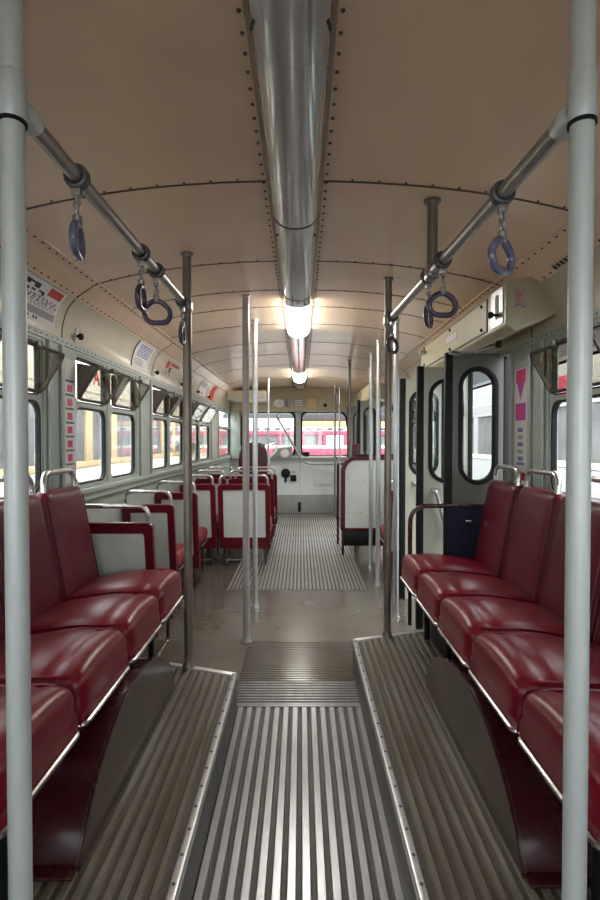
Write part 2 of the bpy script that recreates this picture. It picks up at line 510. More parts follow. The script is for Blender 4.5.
# ------------------------------------------------------------------ ceiling
ceiling = tag(empty('ceiling'), 'cream painted curved bus ceiling with riveted panels', 'ceiling', kind='structure')
SEAMS = [Y0, -0.05, 0.85, 1.74, 2.51, 2.99, 3.36, 3.86, 4.56, 5.20, 5.96, 7.0, 8.45]
G = 0.003
def panel(name, s0, s1, y0, y1, side, m_, nu):
    b_ = MB()
    def fn(u, v, w):
        s = s0 + (s1 - s0) * u; x, z = prof(s, -0.004 if w == 0 else 0.0, side)
        if w == 0: x += side * 0.0
        return (x, y0 + (y1 - y0) * v, z)
    return b_.slab(fn, nu, 1).build(name, m_, ceiling)
COVE_SEAMS_L = [Y0, -0.05, 0.85, 2.51, 4.02, 5.20, 6.9, 8.45]
for side in (-1, 1):
    for a, c in zip(SEAMS, SEAMS[1:]):
        panel('ceiling_panel', S_UP + G, S_END - 0.0, a + G, c - G, side, 'ceiling_paint', 16)
    for a, c in zip(COVE_SEAMS_L, COVE_SEAMS_L[1:]):
        panel('haunch_panel', S_MID + G, S_UP - G, a + G, c - G, side, 'ceiling_paint', 8)
        panel('cove_panel', 0.0, S_MID - G, a + G, c - G, side, 'cove_paint', 12)
    # dark roof skin just above, seen only through the joints
    b_ = MB().slab(lambda u, v, w: (lambda q: (q[0], Y0 + (Y1 - Y0) * v, q[1]))(prof(S_END * u, -0.006 - 0.03 * w, side)), 36, 1)
    b_.build('roof_skin', 'seam', ceiling)
    # rivet rows
    b_ = MB(); y = 0.3
    while y < 8.3:
        for s in (S_UP - 0.014, S_MID + 0.014, S_END - 0.022):
            q = prof(s, 0, side); b_.dome((q[0], y, q[1]), pnormal(s, side), 0.0056, 0.004)
        y += 0.058
    for ys in SEAMS[2:-1]:
        s = S_UP + 0.06
        while s < S_END - 0.05:
            q = prof(s, 0, side); b_.dome((q[0], ys - 0.013, q[1]), pnormal(s, side), 0.0050, 0.0035); s += 0.088
    stuff(b_.build('rivets', 'rivet', ceiling))
    # dark joint strips across the ceiling
    for ys in SEAMS[2:-1]:
        MB().slab(lambda u, v, w: (lambda q: (q[0], ys - 0.005 + 0.010 * v, q[1]))(prof(S_UP + (S_END - S_UP) * u, 0.0015 * w, side)), 16, 1).build('seam_strip', 'seam', ceiling)
    for ys in COVE_SEAMS_L[2:-1]:
        MB().slab(lambda u, v, w: (lambda q: (q[0], ys - 0.0045 + 0.009 * v, q[1]))(prof(S_UP * u, 0.0015 * w, side)), 20, 1).build('seam_strip', 'seam', ceiling)
    # raised beads along seams
    for s in (S_UP, S_MID):
        b_ = MB().tube([(prof(s, 0, side)[0], y_, prof(s, 0, side)[1]) for y_ in (Y0, 2, 5, 8.45)], 0.0035, 6)
        b_.build('seam_bead', 'ceiling_paint' if s == S_UP else 'cove_paint', ceiling)
MB().box(XC - 0.1, XC + 0.1, Y0, Y1, 2.062, 2.09).build('roof_skin', 'seam', ceiling)

# light channel under the ceiling
duct = tag(empty('light_channel', (XC, 0, 2.058)), 'half round metal light channel with two glowing lamps down the ceiling', 'ceiling light')
for sx in (-1, 1):
    x0, x1 = sorted((XC + sx * 0.080, XC + sx * 0.094))
    MB().box(x0, x1, Y0, 8.35, 2.050, 2.058).build('flange', 'duct_flange', duct, bevel=0.002, seg=1)
def half_tube(y0, y1, r, dep, name, m_, n=20):
    def fn(u, v, w):
        a = PI * u
        k = 1 - 0.05 * w
        return (XC - math.cos(a) * r * k, y0 + (y1 - y0) * v, 2.056 - (math.sin(a) ** 0.8) * dep * k)
    return MB().slab(fn, n, 1).build(name, m_, duct, smooth=60)
def band(y, w=0.03, r=0.079, dep=0.070): return half_tube(y, y + w, r, dep, 'joint_band', 'aluminium')
for a, c in ((Y0, 0.2), (0.2, 1.12), (1.12, 1.97), (1.97, 2.98), (2.98, 3.16), (4.02, 5.1), (5.1, 6.26), (7.18, 8.33)):
    half_tube(a + 0.0005, c - 0.0005, 0.083, 0.064, 'cover', 'duct_metal')
for y in (1.97, 2.98): half_tube(y - 0.006, y + 0.004, 0.0845, 0.066, 'joint_band', 'seam')
lamp1 = half_tube(3.16, 4.02, 0.083, 0.070, 'lamp_diffuser', 'lamp_glow')
lamp2 = half_tube(6.26, 7.18, 0.083, 0.070, 'lamp_diffuser', 'lamp_glow')
for y in (3.16, 4.02, 6.26, 7.18): band(y - 0.010, 0.016, 0.0845, 0.0715)
for y in (1.03, 2.09):
    for sx in (-1, 1):
        MB().tube([(XC + sx * 0.071, y, 2.020), (XC + sx * 0.079, y + 0.035, 2.030)], 0.005, 6).build('slot_clip', 'black', duct)

# ------------------------------------------------------------------ side walls and windows
WIN_L = [(-0.75, -0.25), (-0.19, 0.31), (1.22, 1.74), (1.80, 2.33), (2.66, 3.10), (3.145, 3.64), (4.03, 4.52), (4.56, 5.10), (5.33, 5.87), (5.92, 6.56), (7.28, 8.46)]  # rearmost pair is out of view, added to let light in
WIN_R = [(-0.75, -0.25), (-0.19, 0.31), (1.22, 1.74), (1.80, 2.34), (4.25, 4.75), (4.80, 5.30), (5.45, 5.95)]  # rearmost pair and those ahead of the doors: unseen, added for light
DOOR_R = [(2.78, 4.05), (6.55, 7.9)]
def wall(side, X, wins, doors):
    sg = side
    t = 0.045
    xo = X + sg * t
    x0, x1 = sorted((X, xo))
    nm = 'wall_left' if side < 0 else 'wall_right'
    lab = 'pale grey green side wall with a long row of hopper windows' if side < 0 else 'pale grey green side wall holding the folding doors'
    segs = []; y = Y0
    for a, c in doors: segs.append((y, a)); y = c
    segs.append((y, Y1))
    w = MB()
    for a, c in segs: w.box(x0, x1, a, c, 0, ZS)
    wobj = tag(w.build(nm, 'wall_paint'), lab, 'wall', kind='structure')
    # posts between openings
    ops = sorted(wins + doors); y = Y0
    for a, c in ops + [(Y1, Y1)]:
        if a - y > 0.005:
            mm = 'wall_dark' if 2.3 < y < 2.4 and side < 0 else 'wall_paint'
            MB().box(x0, x1, y, a, ZS, ZT).build('window_post', 'wall_paint', wobj, smooth=0)
        y = c
    for a, c in wins: MB().box(x0, x1, a, c, ZH, ZT).build('window_header', 'wall_paint', wobj, smooth=0)
    for a, c in doors: MB().box(x0, x1, a, c, ZT - 0.02, ZT + 0.02).build('door_header', 'wall_paint', wobj, smooth=0)
    # riveted trim strip and sill rail
    xi0, xi1 = sorted((X, X - sg * 0.006))
    MB().box(xi0, xi1, Y0, Y1, ZT - 0.030, ZT + 0.004).build('trim_strip', 'wall_paint', wobj, bevel=0.002, seg=1)
    b_ = MB(); y = 1.2
    while y < 8.4:
        b_.dome((X - sg * 0.006, y, ZT - 0.013), (-sg, 0, 0), 0.004, 0.003); y += 0.05
    stuff(b_.build('rivets', 'rivet', wobj))
    xi0, xi1 = sorted((X, X - sg * 0.022))
    for a, c in segs:
        MB().box(xi0, xi1, a, c, ZS - 0.040, ZS - 0.012).build('sill_rail', 'wall_paint', wobj, bevel=0.006, seg=2)
        MB().box(xi0, (xi0 + xi1) / 2 if sg > 0 else xi1 - 0.006, a, c, ZS - 0.085, ZS - 0.078).build('sill_bead', 'wall_dark', wobj, smooth=0)
    # narrow raised cover strips on the posts beside window pairs
    return wobj
wall_l = wall(-1, XL, WIN_L, [])
wall_r = wall(1, XR, WIN_R, DOOR_R)
# raised ribs on the window posts
for y in (2.36, 2.48, 3.70, 3.96, 5.16, 5.28, 6.64, 7.2):
    MB().box(XL, XL + 0.014, y, y + 0.03, ZS - 0.01, ZT - 0.03).build('post_cover', 'wall_paint', wall_l, bevel=0.004)
for y in (2.37, 2.50, 2.72): MB().box(XR - 0.014, XR, y, y + 0.03, ZS - 0.01, ZT - 0.03).build('post_cover', 'wall_paint', wall_r, bevel=0.004)

WN = [0]
def rect_for(loop, x0, x1, y0, y1):
    out = []; cx = (x0 + x1) / 2; cy = (y0 + y1) / 2
    n = len(loop) // 4
    cs = [(x1, y0), (x1, y1), (x0, y1), (x0, y0)]
    for i, (u, v) in enumerate(loop):
        k = i // n; j = i % n; c = cs[k]
        # spread the corner samples along both sides of the rectangle corner
        out.append((c[0] if 0 else (u if False else c[0]), c[1]) if 0 < j < n - 1 else ((u, c[1]) if (j == 0) == (k in (0, 2)) else (c[0], v)))
    return out
def window(side, X, a, c, where, hopper=True, op=1.0, split=True):
    WN[0] += 1
    sg = side
    root = empty('window_%d' % WN[0], (X, (a + c) / 2, ZS))
    tag(root, where, 'window', kind='structure')
    fn = lambda u, v, w: (X + sg * (0.006 + w), u, v)
    zm = 1.385 if split else ZH
    inner = rr(a + 0.011, c - 0.011, ZS + 0.010, zm - 0.012, 0.06)
    MB().ring(rect_for(inner, a, c, ZS, zm), inner, fn, 0.03).build('frame', 'wall_paint', root, smooth=30)
    g2 = rr(a + 0.021, c - 0.021, ZS + 0.020, zm - 0.022, 0.052)
    MB().ring(inner, g2, lambda u, v, w: (X + sg * (0.010 + w), u, v), 0.022).build('rubber_seal', 'rubber', root, smooth=30)
    MB().plate(g2, lambda u, v, w: (X + sg * (0.018 + w), u, v), 0.003).build('pane', 'glass', root, smooth=0)
    if not split: return root
    inner = rr(a + 0.011, c - 0.011, zm + 0.010, ZH - 0.008, 0.04)
    MB().ring(rect_for(inner, a, c, zm, ZH), inner, fn, 0.03).build('frame', 'wall_paint', root, smooth=30)
    g2 = rr(a + 0.019, c - 0.019, zm + 0.018, ZH - 0.016, 0.035)
    MB().ring(inner, g2, lambda u, v, w: (X + sg * (0.010 + w), u, v), 0.022).build('rubber_seal', 'rubber', root, smooth=30)
    if hopper:
        # inward tilting hopper hinged at the bottom
        th = math.radians(32 * op); L = 0.205
        zb = zm + 0.018
        def hf(u, v, w):
            return (X - sg * (0.004 + v * math.sin(th) - w * math.cos(th)), u, zb + v * math.cos(th) + w * math.sin(th))
        o_ = rr(a + 0.022, c - 0.022, 0, L, 0.03); i_ = rr(a + 0.036, c - 0.036, 0.014, L - 0.014, 0.022)
        h = MB().ring(o_, i_, hf, 0.012).build('hopper', 'hopper_frame', root, smooth=30)
        MB().plate(i_, lambda u, v, w: hf(u, v, 0.004 + w), 0.003).build('hopper_pane', 'hopper_glass', h, smooth=0)
        for yy in (a + 0.026, c - 0.026):
            # triangular cheek that closes the side of the open hopper
            x_t, _, z_t = hf(yy, L - 0.004, 0.006)
            q = [(X + sg * 0.004, zb), (x_t, z_t), (X + sg * 0.004, z_t + 0.02)]
            V = [(p[0], yy - 0.003, p[1]) for p in q] + [(p[0], yy + 0.003, p[1]) for p in q]
            if yy < (a + c) / 2: MB().add(V, [(0, 1, 2), (5, 4, 3), (0, 3, 4, 1), (1, 4, 5, 2), (2, 5, 3, 0)]).build('cheek', 'hopper_cheek', h, smooth=0)
            MB().tube([(X + sg * 0.005, yy, ZH - 0.02), (x_t, yy, z_t)], 0.004, 6).build('stay', 'hopper_frame', h)
        MB().rbox(0.012, 0.016, 0.012, 0.004, 3, 3, 3, c=hf((a + c) / 2, L, 0.006)).build('catch', 'hopper_frame', h)
    return root
names_l = ['rear left side window, outermost behind the camera', 'left side window just behind the rear bench', 'left window above the near bench seats, mostly beyond the frame edge',
           'left window with tilted hopper behind the near grey pole', 'left window beside the red marked sticker strip, first of its pair',
           'left window just ahead of the sticker strip window, second of its pair', 'left window first after the middle wall post', 'left window second after the middle wall post, partly behind brown pole',
           'left window third after the middle wall post', 'left window last before the driver window', 'left driver side window beside the windscreen']
for (a, c), lab in zip(WIN_L, names_l):
    window(-1, XL, a, c, lab, hopper=not lab.startswith('left driver'), op=1.0)
names_r = ['rear right side window, outermost behind the camera', 'right side window just behind the bench', 'right window above the near bench seats', 'right window behind the near pole beside the pink sticker post',
           'right wall window first ahead of the folding doors', 'right wall window second ahead of the folding doors', 'right wall window nearest the front door']
for (a, c), lab in zip(WIN_R, names_r): window(1, XR, a, c, lab, op=0.9)

# rear wall with a window behind the camera
wr = MB().box(XL, XR, Y0 - 0.05, Y0, 0, 0.95).box(XL, -0.75, Y0 - 0.05, Y0, 0.95, 1.70).box(0.75, XR, Y0 - 0.05, Y0, 0.95, 1.70).box(XL, XR, Y0 - 0.05, Y0, 1.70, 2.08)
tag(wr.build('wall_rear', 'wall_paint', smooth=0), 'pale rear wall of the bus behind the camera', 'wall', kind='structure')

# ------------------------------------------------------------------ front wall, windscreen
wf = tag(MB().box(XL, XR, Y1, Y1 + 0.05, 0, 0.90).build('wall_front', 'front_paint', smooth=0), 'pale grey front dash wall under the windscreen', 'wall', kind='structure')
MB().box(-0.62, XR, Y1 - 0.012, Y1, 0.0, 0.30).build('kick_panel', 'front_kick', wf, bevel=0.003)
MB().box(XL, XR, Y1 - 0.10, Y1 + 0.06, 0.90, 0.935).build('dash_shelf', 'front_paint', wf, bevel=0.008)
MB().box(XL, XR, 8.40, Y1 + 0.06, 1.665, 2.06).build('header', 'header_paint', wf, bevel=0.02)
MB().box(XL, -1.00, 8.45, Y1 + 0.05, 0.90, 1.68).build('corner_post', 'wall_paint', wf, bevel=0.02)
MB().box(0.84, XR, 8.45, Y1 + 0.05, 0.90, 1.68).build('corner_post', 'wall_paint', wf, bevel=0.02)
MB().box(0.20, 0.56, Y1 - 0.014, Y1, 0.46, 0.75).build('access_cover', 'front_paint', wf, bevel=0.004)
MB().box(-0.085, -0.005, 8.50, Y1 + 0.04, 0.92, 1.68).build('centre_post', 'wall_paint', wf, bevel=0.015)
for xx in (-0.62, -0.02): MB().box(xx, xx + 0.006, Y1 - 0.004, Y1, 0.3, 0.9).build('panel_joint', 'front_kick', wf, smooth=0)
# windscreen panes
for i, (a, c, lab) in enumerate(((-1.0, -0.075, 'left windscreen pane in front of the driver'), (-0.015, 0.84, 'right windscreen pane with slanted outer edge'))):
    WN[0] += 1
    root = tag(empty('window_%d' % WN[0], ((a + c) / 2, Y1, 0.93)), lab, 'windscreen', kind='structure')
    il = rr(a + 0.012, c - 0.012, 0.925, 1.672, 0.10)
    if i == 1: il = [(u - max(0, (v - 1.2)) * 0.20 * (1 if u > 0.5 else 0), v) for u, v in il]
    fn = lambda u, v, w: (u, Y1 + 0.0 + w, v)
    MB().ring(rect_for(il, a, c, 0.915, 1.685), il, fn, 0.03).build('frame', 'wall_paint', root, smooth=30)
    cx = sum(p[0] for p in il) / len(il); cz = sum(p[1] for p in il) / len(il)
    i2 = [(cx + (u - cx) * 0.93, cz + (v - cz) * 0.93) for u, v in il]
    MB().ring(il, i2, lambda u, v, w: (u, Y1 - 0.006 + w, v), 0.03).build('rubber_seal', 'rubber', root, smooth=30)
    MB().plate(i2, lambda u, v, w: (u, Y1 + 0.01 + w, v), 0.004).build('pane', 'glass', root, smooth=0)

# ------------------------------------------------------------------ poles and rails
def pole(x, y, z0, z1, r, m_, label, base=True, top=True, collar=None, name='grab_pole'):
    root = tag(empty(name, (x, y, z0)), label, 'pole', 'vertical grab poles')
    MB().cyl((x, y, z0), (x, y, z1), r, 20).build('tube', m_, root)
    if base: MB().lathe([(r * 1.5, 0), (r * 1.5, 0.006), (r * 1.25, 0.014), (r * 1.2, 0.03)], (x, y, z0), n=18).build('foot_flange', m_, root)
    if top: MB().lathe([(r * 1.12, -0.016), (r * 1.2, -0.008), (r * 1.5, -0.005), (r * 1.5, 0.0)], (x, y, z1 - 0.001), n=18).build('ceiling_flange', m_, root)
    if collar:
        for cz, h in collar:
            MB().lathe([(r * 1.02, -h / 2), (r * 1.17, -h / 2 + 0.004), (r * 1.17, h / 2 - 0.004), (r * 1.02, h / 2)], (x, y, cz), n=20).build('collar', m_, root)
            MB().lathe([(r * 1.19, -h / 2 - 0.003), (r * 1.19, -h / 2 + 0.003)], (x, y, cz), n=20).build('collar_seam', 'rubber', root)
    return root
RZL, RZR0, RZR1 = 1.795, 1.752, 1.815
P1 = (-0.507, 0.925); P3 = (-0.510, 2.34); P2 = (0.462, 0.865); P6 = (0.452, 2.705)
pole(*P1, PZ, zceil(P1[0]), 0.0200, 'pole_grey', 'thick pale grey pole at the left edge of the photo', collar=[(RZL + 0.005, 0.085)])
pole(*P2, PZ, zceil(P2[0]), 0.0190, 'pole_grey', 'thick pale grey pole at the right edge of the photo', collar=[(RZR0 + 0.01, 0.085)])
pole(*P3, PZ, zceil(P3[0]), 0.0195, 'pole_bronze', 'brownish pole on the far end of the left platform')
pole(*P6, PZ, zceil(P6[0]), 0.0185, 'pole_bronze', 'brownish pole on the far end of the right platform by the doors')
pole(-0.325, 3.07, 0, zceil(-0.325), 0.0205, 'pole_taupe', 'taupe pole left of the aisle, nearer of the close pair')
pole(-0.327, 3.70, 0, zceil(-0.327), 0.0180, 'pole_bright', 'bright pole left of the aisle, farther of the close pair')
pole(0.635, 4.28, 0, zceil(0.635), 0.0185, 'pole_bright', 'bluish bright pole on the right before the red framed partition')
pole(0.652, 4.85, 0, zceil(0.652), 0.0170, 'pole_bright', 'thin grey pole just ahead of the bluish bright pole')
pole(0.640, 3.50, 0, zceil(0.640), 0.0190, 'pole_bright', 'pale pole beside the folding door leaves')
pole(0.545, 8.36, 0, zceil(0.545), 0.016, 'rail_metal', 'thin dark pole before the right windscreen pane')
pole(0.600, 8.10, 0, zceil(0.600), 0.015, 'pole_bright', 'thin bright pole beside the right windscreen pane')
pole(0.505, 5.42, 1.0, zceil(0.505), 0.017, 'pole_bronze', 'brown pole rising from the red framed partition', base=False)
pole(-0.445, 7.10, 0, zceil(-0.445), 0.015, 'pole_bright', 'slim pole behind the driver seat')
pole(-0.435, 5.05, 0.86, zceil(-0.435), 0.016, 'pole_grey', 'pale pole rising from the front aisle seats', base=False)
# short ceiling hanger of the right rail
YH = 1.83
zr = RZR0 + (RZR1 - RZR0) * (YH - P2[1]) / (P6[1] - P2[1])
hg = tag(empty('rail_hanger', (0.459, YH, zr)), 'short brown stub holding the right rail from the ceiling', 'pole')
MB().cyl((0.459, YH, zr), (0.459, YH, zceil(0.459)), 0.0185, 18).build('tube', 'pole_bronze', hg)
MB().lathe([(0.0205, -0.016), (0.022, -0.009), (0.030, -0.006), (0.030, 0)], (0.459, YH, zceil(0.459) - 0.001), n=18).build('ceiling_flange', 'pole_bronze', hg)
MB().rbox(0.024, 0.035, 0.026, 0.014, 5, 5, 5, c=(0.459, YH, zr)).build('clamp', 'rail_metal', hg)
# rails
rl = tag(empty('grab_rail', (P1[0], P1[1], RZL)), 'grey ceiling grab rail on the left with hanging straps', 'handrail', 'overhead grab rails')
MB().cyl((P1[0], P1[1], RZL), (P3[0], P3[1], RZL + 0.005), 0.0165, 16).build('tube', 'rail_metal', rl)
MB().rbox(0.026, 0.03, 0.03, 0.014, 5, 5, 5, c=(P3[0], P3[1] - 0.012, RZL + 0.005)).build('clamp', 'rail_metal', rl)
MB().lathe([(0.0175, 0), (0.022, 0.006), (0.022, 0.05), (0.0175, 0.056)], (P1[0], P1[1] + 0.02, RZL), 'y').build('sleeve', 'pole_grey', rl)
rg = tag(empty('grab_rail', (P2[0], P2[1], RZR0)), 'grey ceiling grab rail on the right with hanging straps', 'handrail', 'overhead grab rails')
MB().cyl((P2[0], P2[1], RZR0), (P6[0], P6[1], RZR1), 0.0165, 16).build('tube', 'rail_metal', rg)
MB().rbox(0.026, 0.03, 0.03, 0.014, 5, 5, 5, c=(P6[0], P6[1] - 0.012, RZR1)).build('clamp', 'rail_metal', rg)
MB().lathe([(0.0175, 0), (0.022, 0.006), (0.022, 0.05), (0.0175, 0.056)], (P2[0], P2[1] + 0.02, RZR0), 'y').build('sleeve', 'pole_grey', rg)

# ------------------------------------------------------------------ hanging straps
def strap(x, y, z, ang, gm, label, tilt=0.0):
    root = tag(empty('hanging_strap', (x, y, z)), label, 'strap', 'hanging straps on the rails')
    # clamp ring: two turns of the strap loop around the rail
    b_ = MB()
    for dy in (-0.007, 0.007):
        b_.tube([(x + 0.0215 * math.cos(t), y + dy, z + 0.0215 * math.sin(t)) for t in [2 * PI * k / 18 for k in range(18)]], 0.0068, 8, closed=True)
    b_.build('rail_loop', 'strap_loop', root)
    ca, sa = math.cos(ang), math.sin(ang)
    def L(u, w, d=0.0): return (x + u * ca - d * sa, y + u * sa + d * ca, z + w)
    MB().rbox(0.011, 0.009, 0.010, 0.003, 3, 3, 3, c=(x, y, z - 0.034)).build('clip', 'strap_metal', root)
    for k, zz in enumerate((-0.048, -0.062, -0.076)):
        pts = []
        for j in range(12):
            t = 2 * PI * j / 12
            u, w = 0.0062 * math.cos(t), 0.0105 * math.sin(t)
            pts.append(L(u, zz + w) if k % 2 == 0 else L(0, zz + w, u))
        MB().tube(pts, 0.0030, 6, closed=True).build('chain_link', 'strap_metal', root)
    MB().lathe([(0.006, 0.012), (0.0115, 0.008), (0.0115, -0.012), (0.008, -0.016)], (x, y, z - 0.096), n=12).build('ferrule', 'strap_metal', root)
    pts = [(0, 0), (0.028, -0.010), (0.050, -0.034), (0.050, -0.058), (0.034, -0.078), (0, -0.082), (-0.034, -0.078), (-0.050, -0.058), (-0.050, -0.034), (-0.028, -0.010)]
    sm = []
    n = len(pts)
    for i in range(n):
        p0, p1, p2, p3 = pts[(i - 1) % n], pts[i], pts[(i + 1) % n], pts[(i + 2) % n]
        for k in range(4):
            t = k / 4
            sm.append(tuple(0.5 * (2 * p1[a] + (p2[a] - p0[a]) * t + (2 * p0[a] - 5 * p1[a] + 4 * p2[a] - p3[a]) * t * t + (3 * p1[a] - p0[a] - 3 * p2[a] + p3[a]) * t ** 3) for a in (0, 1)))
    MB().tube([L(u * 0.86, w * 0.86 - 0.106, tilt * (-w)) for u, w in sm], 0.0092, 10, closed=True).build('grip', gm, root)
lx = lambda y: P1[0] + (P3[0] - P1[0]) * (y - P1[1]) / (P3[1] - P1[1])
rx = lambda y: P2[0] + (P6[0] - P2[0]) * (y - P2[1]) / (P6[1] - P2[1])
rz = lambda y: RZR0 + (RZR1 - RZR0) * (y - P2[1]) / (P6[1] - P2[1])
strap(lx(1.19), 1.19, RZL, 1.78, 'strap_grip', 'hanging strap with bluish grip nearest on the left rail, turned edge on')
strap(lx(1.665), 1.665, RZL, 1.62, 'strap_grip_dark', 'hanging strap edge on, second along the left rail')
strap(lx(1.84), 1.84, RZL, 0.1, 'strap_grip_dark', 'hanging strap with oval grip facing us, third along the left rail', tilt=0.35)
strap(lx(2.24), 2.24, RZL, 1.65, 'strap_grip_dark', 'hanging strap against the brown pole at the left rail end')
strap(rx(1.20), 1.20, rz(1.20), 0.72, 'strap_grip', 'hanging strap with bluish grip nearest on the right rail')
strap(rx(1.69), 1.69, rz(1.69), 0.15, 'strap_grip_dark', 'hanging strap with dark grip facing us, middle of the right rail')
strap(rx(1.87), 1.87, rz(1.87), 1.12, 'strap_grip_dark', 'hanging strap edge on, just behind the dark facing grip on right rail')
strap(rx(2.58), 2.58, rz(2.58), 0.9, 'strap_grip_dark', 'hanging strap at the far end of the right rail by its pole')

# ------------------------------------------------------------------ bench seats (longitudinal)
BW = 0.376
def make_bench_seat():
    # local: width along x, front towards -y, z = 0 at the platform; front edge at y = 0
    root = empty('bench_seat')
    def crown(p):
        x, y, z = p
        if z > 0:
            z += 0.026 * max(0, 1 - (x / 0.19) ** 2) * max(0, 1 - (y / 0.24) ** 4)
            z -= 0.030 * max(0, (y + 0.05) / 0.22) ** 1.2 if y > -0.05 else 0
            # pleat close to the front edge
            z -= 0.006 * math.exp(-((y + 0.125) / 0.012) ** 2) * (abs(x) < 0.2)
        if z < -0.01:
            if y < -0.15: y = -0.215 + 0.004
            if abs(x) > BW / 2 - 0.05: x = math.copysign(BW / 2 - 0.003, x)
        return (x, y, z)
    cu = MB().rbox(BW / 2 - 0.003, 0.215, 0.066, 0.038, 14, 24, 8, c=(0, 0.215, 0.336), fn=crown).build('cushion', 'red_vinyl', root, local=True, smooth=70)
    # piping round the cushion top
    w = BW / 2 - 0.016
    pth = []
    for (px, py) in ((-w, 0.36), (-w, 0.20), (-w, 0.05), (-w + 0.03, 0.016), (0, 0.012), (w - 0.03, 0.016), (w, 0.05), (w, 0.20), (w, 0.36)):
        yy = py - 0.215
        zz = 0.338 + 0.060 + (0.026 * max(0, 1 - (px / 0.19) ** 2) * max(0, 1 - (yy / 0.24) ** 4)) - (0.030 * max(0, (yy + 0.05) / 0.22) ** 1.2 if yy > -0.05 else 0)
        if py < 0.03: zz -= 0.016
        pth.append((px, py, zz))
    MB().tube(arc_path(pth, 0.03, 4), 0.0045, 6).build('piping', 'red_vinyl', cu, local=True)
    # bright trim along the bottom of the front edge, turned in at both ends
    MB().tube(arc_path([(-BW / 2 + 0.004, 0.045, 0.278), (-BW / 2 + 0.010, -0.003, 0.276), (BW / 2 - 0.010, -0.003, 0.276), (BW / 2 - 0.004, 0.045, 0.278)], 0.022, 4), 0.0075, 8).build('front_trim', 'trim_metal', root, local=True)
    MB().box(-BW / 2 + 0.012, BW / 2 - 0.012, 0.02, 0.41, 0.258, 0.285).build('seat_pan', 'maroon_metal', root, local=True, bevel=0.004)
    # backrest leaning towards the wall
    def lean(p):
        x, y, z = p
        t = (z + 0.235) / 0.47
        y2 = y + 0.085 * t
        wid = 1 - 0.05 * max(0, t - 0.55)
        if y < 0: y2 -= 0.012 * max(0, 1 - (x / 0.19) ** 2) * max(0, 1 - (z / 0.235) ** 4)
        return (x * wid, y2, z)
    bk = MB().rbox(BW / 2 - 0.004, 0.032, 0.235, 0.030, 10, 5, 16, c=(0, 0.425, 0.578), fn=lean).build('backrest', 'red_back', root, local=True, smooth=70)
    for sx in (-1, 1):
        MB().tube([(sx * (BW / 2 - 0.020) * (1 - 0.02 * t), 0.392 + 0.085 * t + 0.002, 0.345 + 0.46 * t - 0.0) for t in (0.06, 0.3, 0.6, 0.93)], 0.0042, 6).build('piping', 'red_back', bk, local=True)
    # chrome grab handle above the backrest
    h = MB().tube(arc_path([(-0.150, 0.500, 0.78), (-0.145, 0.508, 0.888), (0.145, 0.508, 0.888), (0.150, 0.500, 0.78)], 0.055, 6), 0.0125, 12).build('grab_handle', 'satin', root, local=True)
    # wall bracket / back frame
    MB().box(-BW / 2 + 0.02, BW / 2 - 0.02, 0.475, 0.545, 0.30, 0.74).build('back_frame', 'maroon_metal', root, local=True, bevel=0.01)
    # leg strut
    MB().tube(arc_path([(0.0, 0.10, 0.262), (0.0, 0.10, 0.0)], 0.02), 0.014, 10).build('leg', 'black', root, local=True)
    MB().box(-0.03, 0.03, 0.36, 0.40, 0.0, 0.262).build('rear_support', 'black', root, local=True, bevel=0.003)
    return root
proto = make_bench_seat()
LBY = [2.315, 1.925, 1.535, 1.145]
RBY = [2.665, 2.275, 1.890, 1.505, 1.120]
first = True
ordl = ['left bench seat farthest from us, beside the grey backed seats', 'left bench seat second from its far end', 'left bench seat third from its far end, above the wheel housing', 'left bench seat nearest us, cut by the frame edge']
ordr = ['right bench seat farthest from us, beside the folding doors', 'right bench seat second from the doors', 'right bench seat third from the doors', 'right bench seat fourth from the doors, above the wheel housing', 'right bench seat nearest us, behind the near pole']
for y, l in zip(LBY, ordl):
    o = proto if first else copy_tree(proto); first = False
    o.location = (-0.572, y, PZ); o.rotation_euler = (0, 0, PI / 2)
    tag(o, 'dark red vinyl ' + l, 'bench seat', 'red vinyl bench seats')
for y, l in zip(RBY, ordr):
    o = copy_tree(proto)
    o.location = (0.550, y, PZ); o.rotation_euler = (0, 0, -PI / 2)
    tag(o, 'dark red vinyl ' + l, 'bench seat', 'red vinyl bench seats')

for o in list(bpy.data.objects):      # seats standing over the wheel housings have no legs of their own
    if o.parent is not None and o.name.split('.')[0] in ('leg', 'rear_support') and o.parent.name.startswith('bench_seat') and 1.45 < o.parent.location.y < 1.95:
        bpy.data.objects.remove(o)
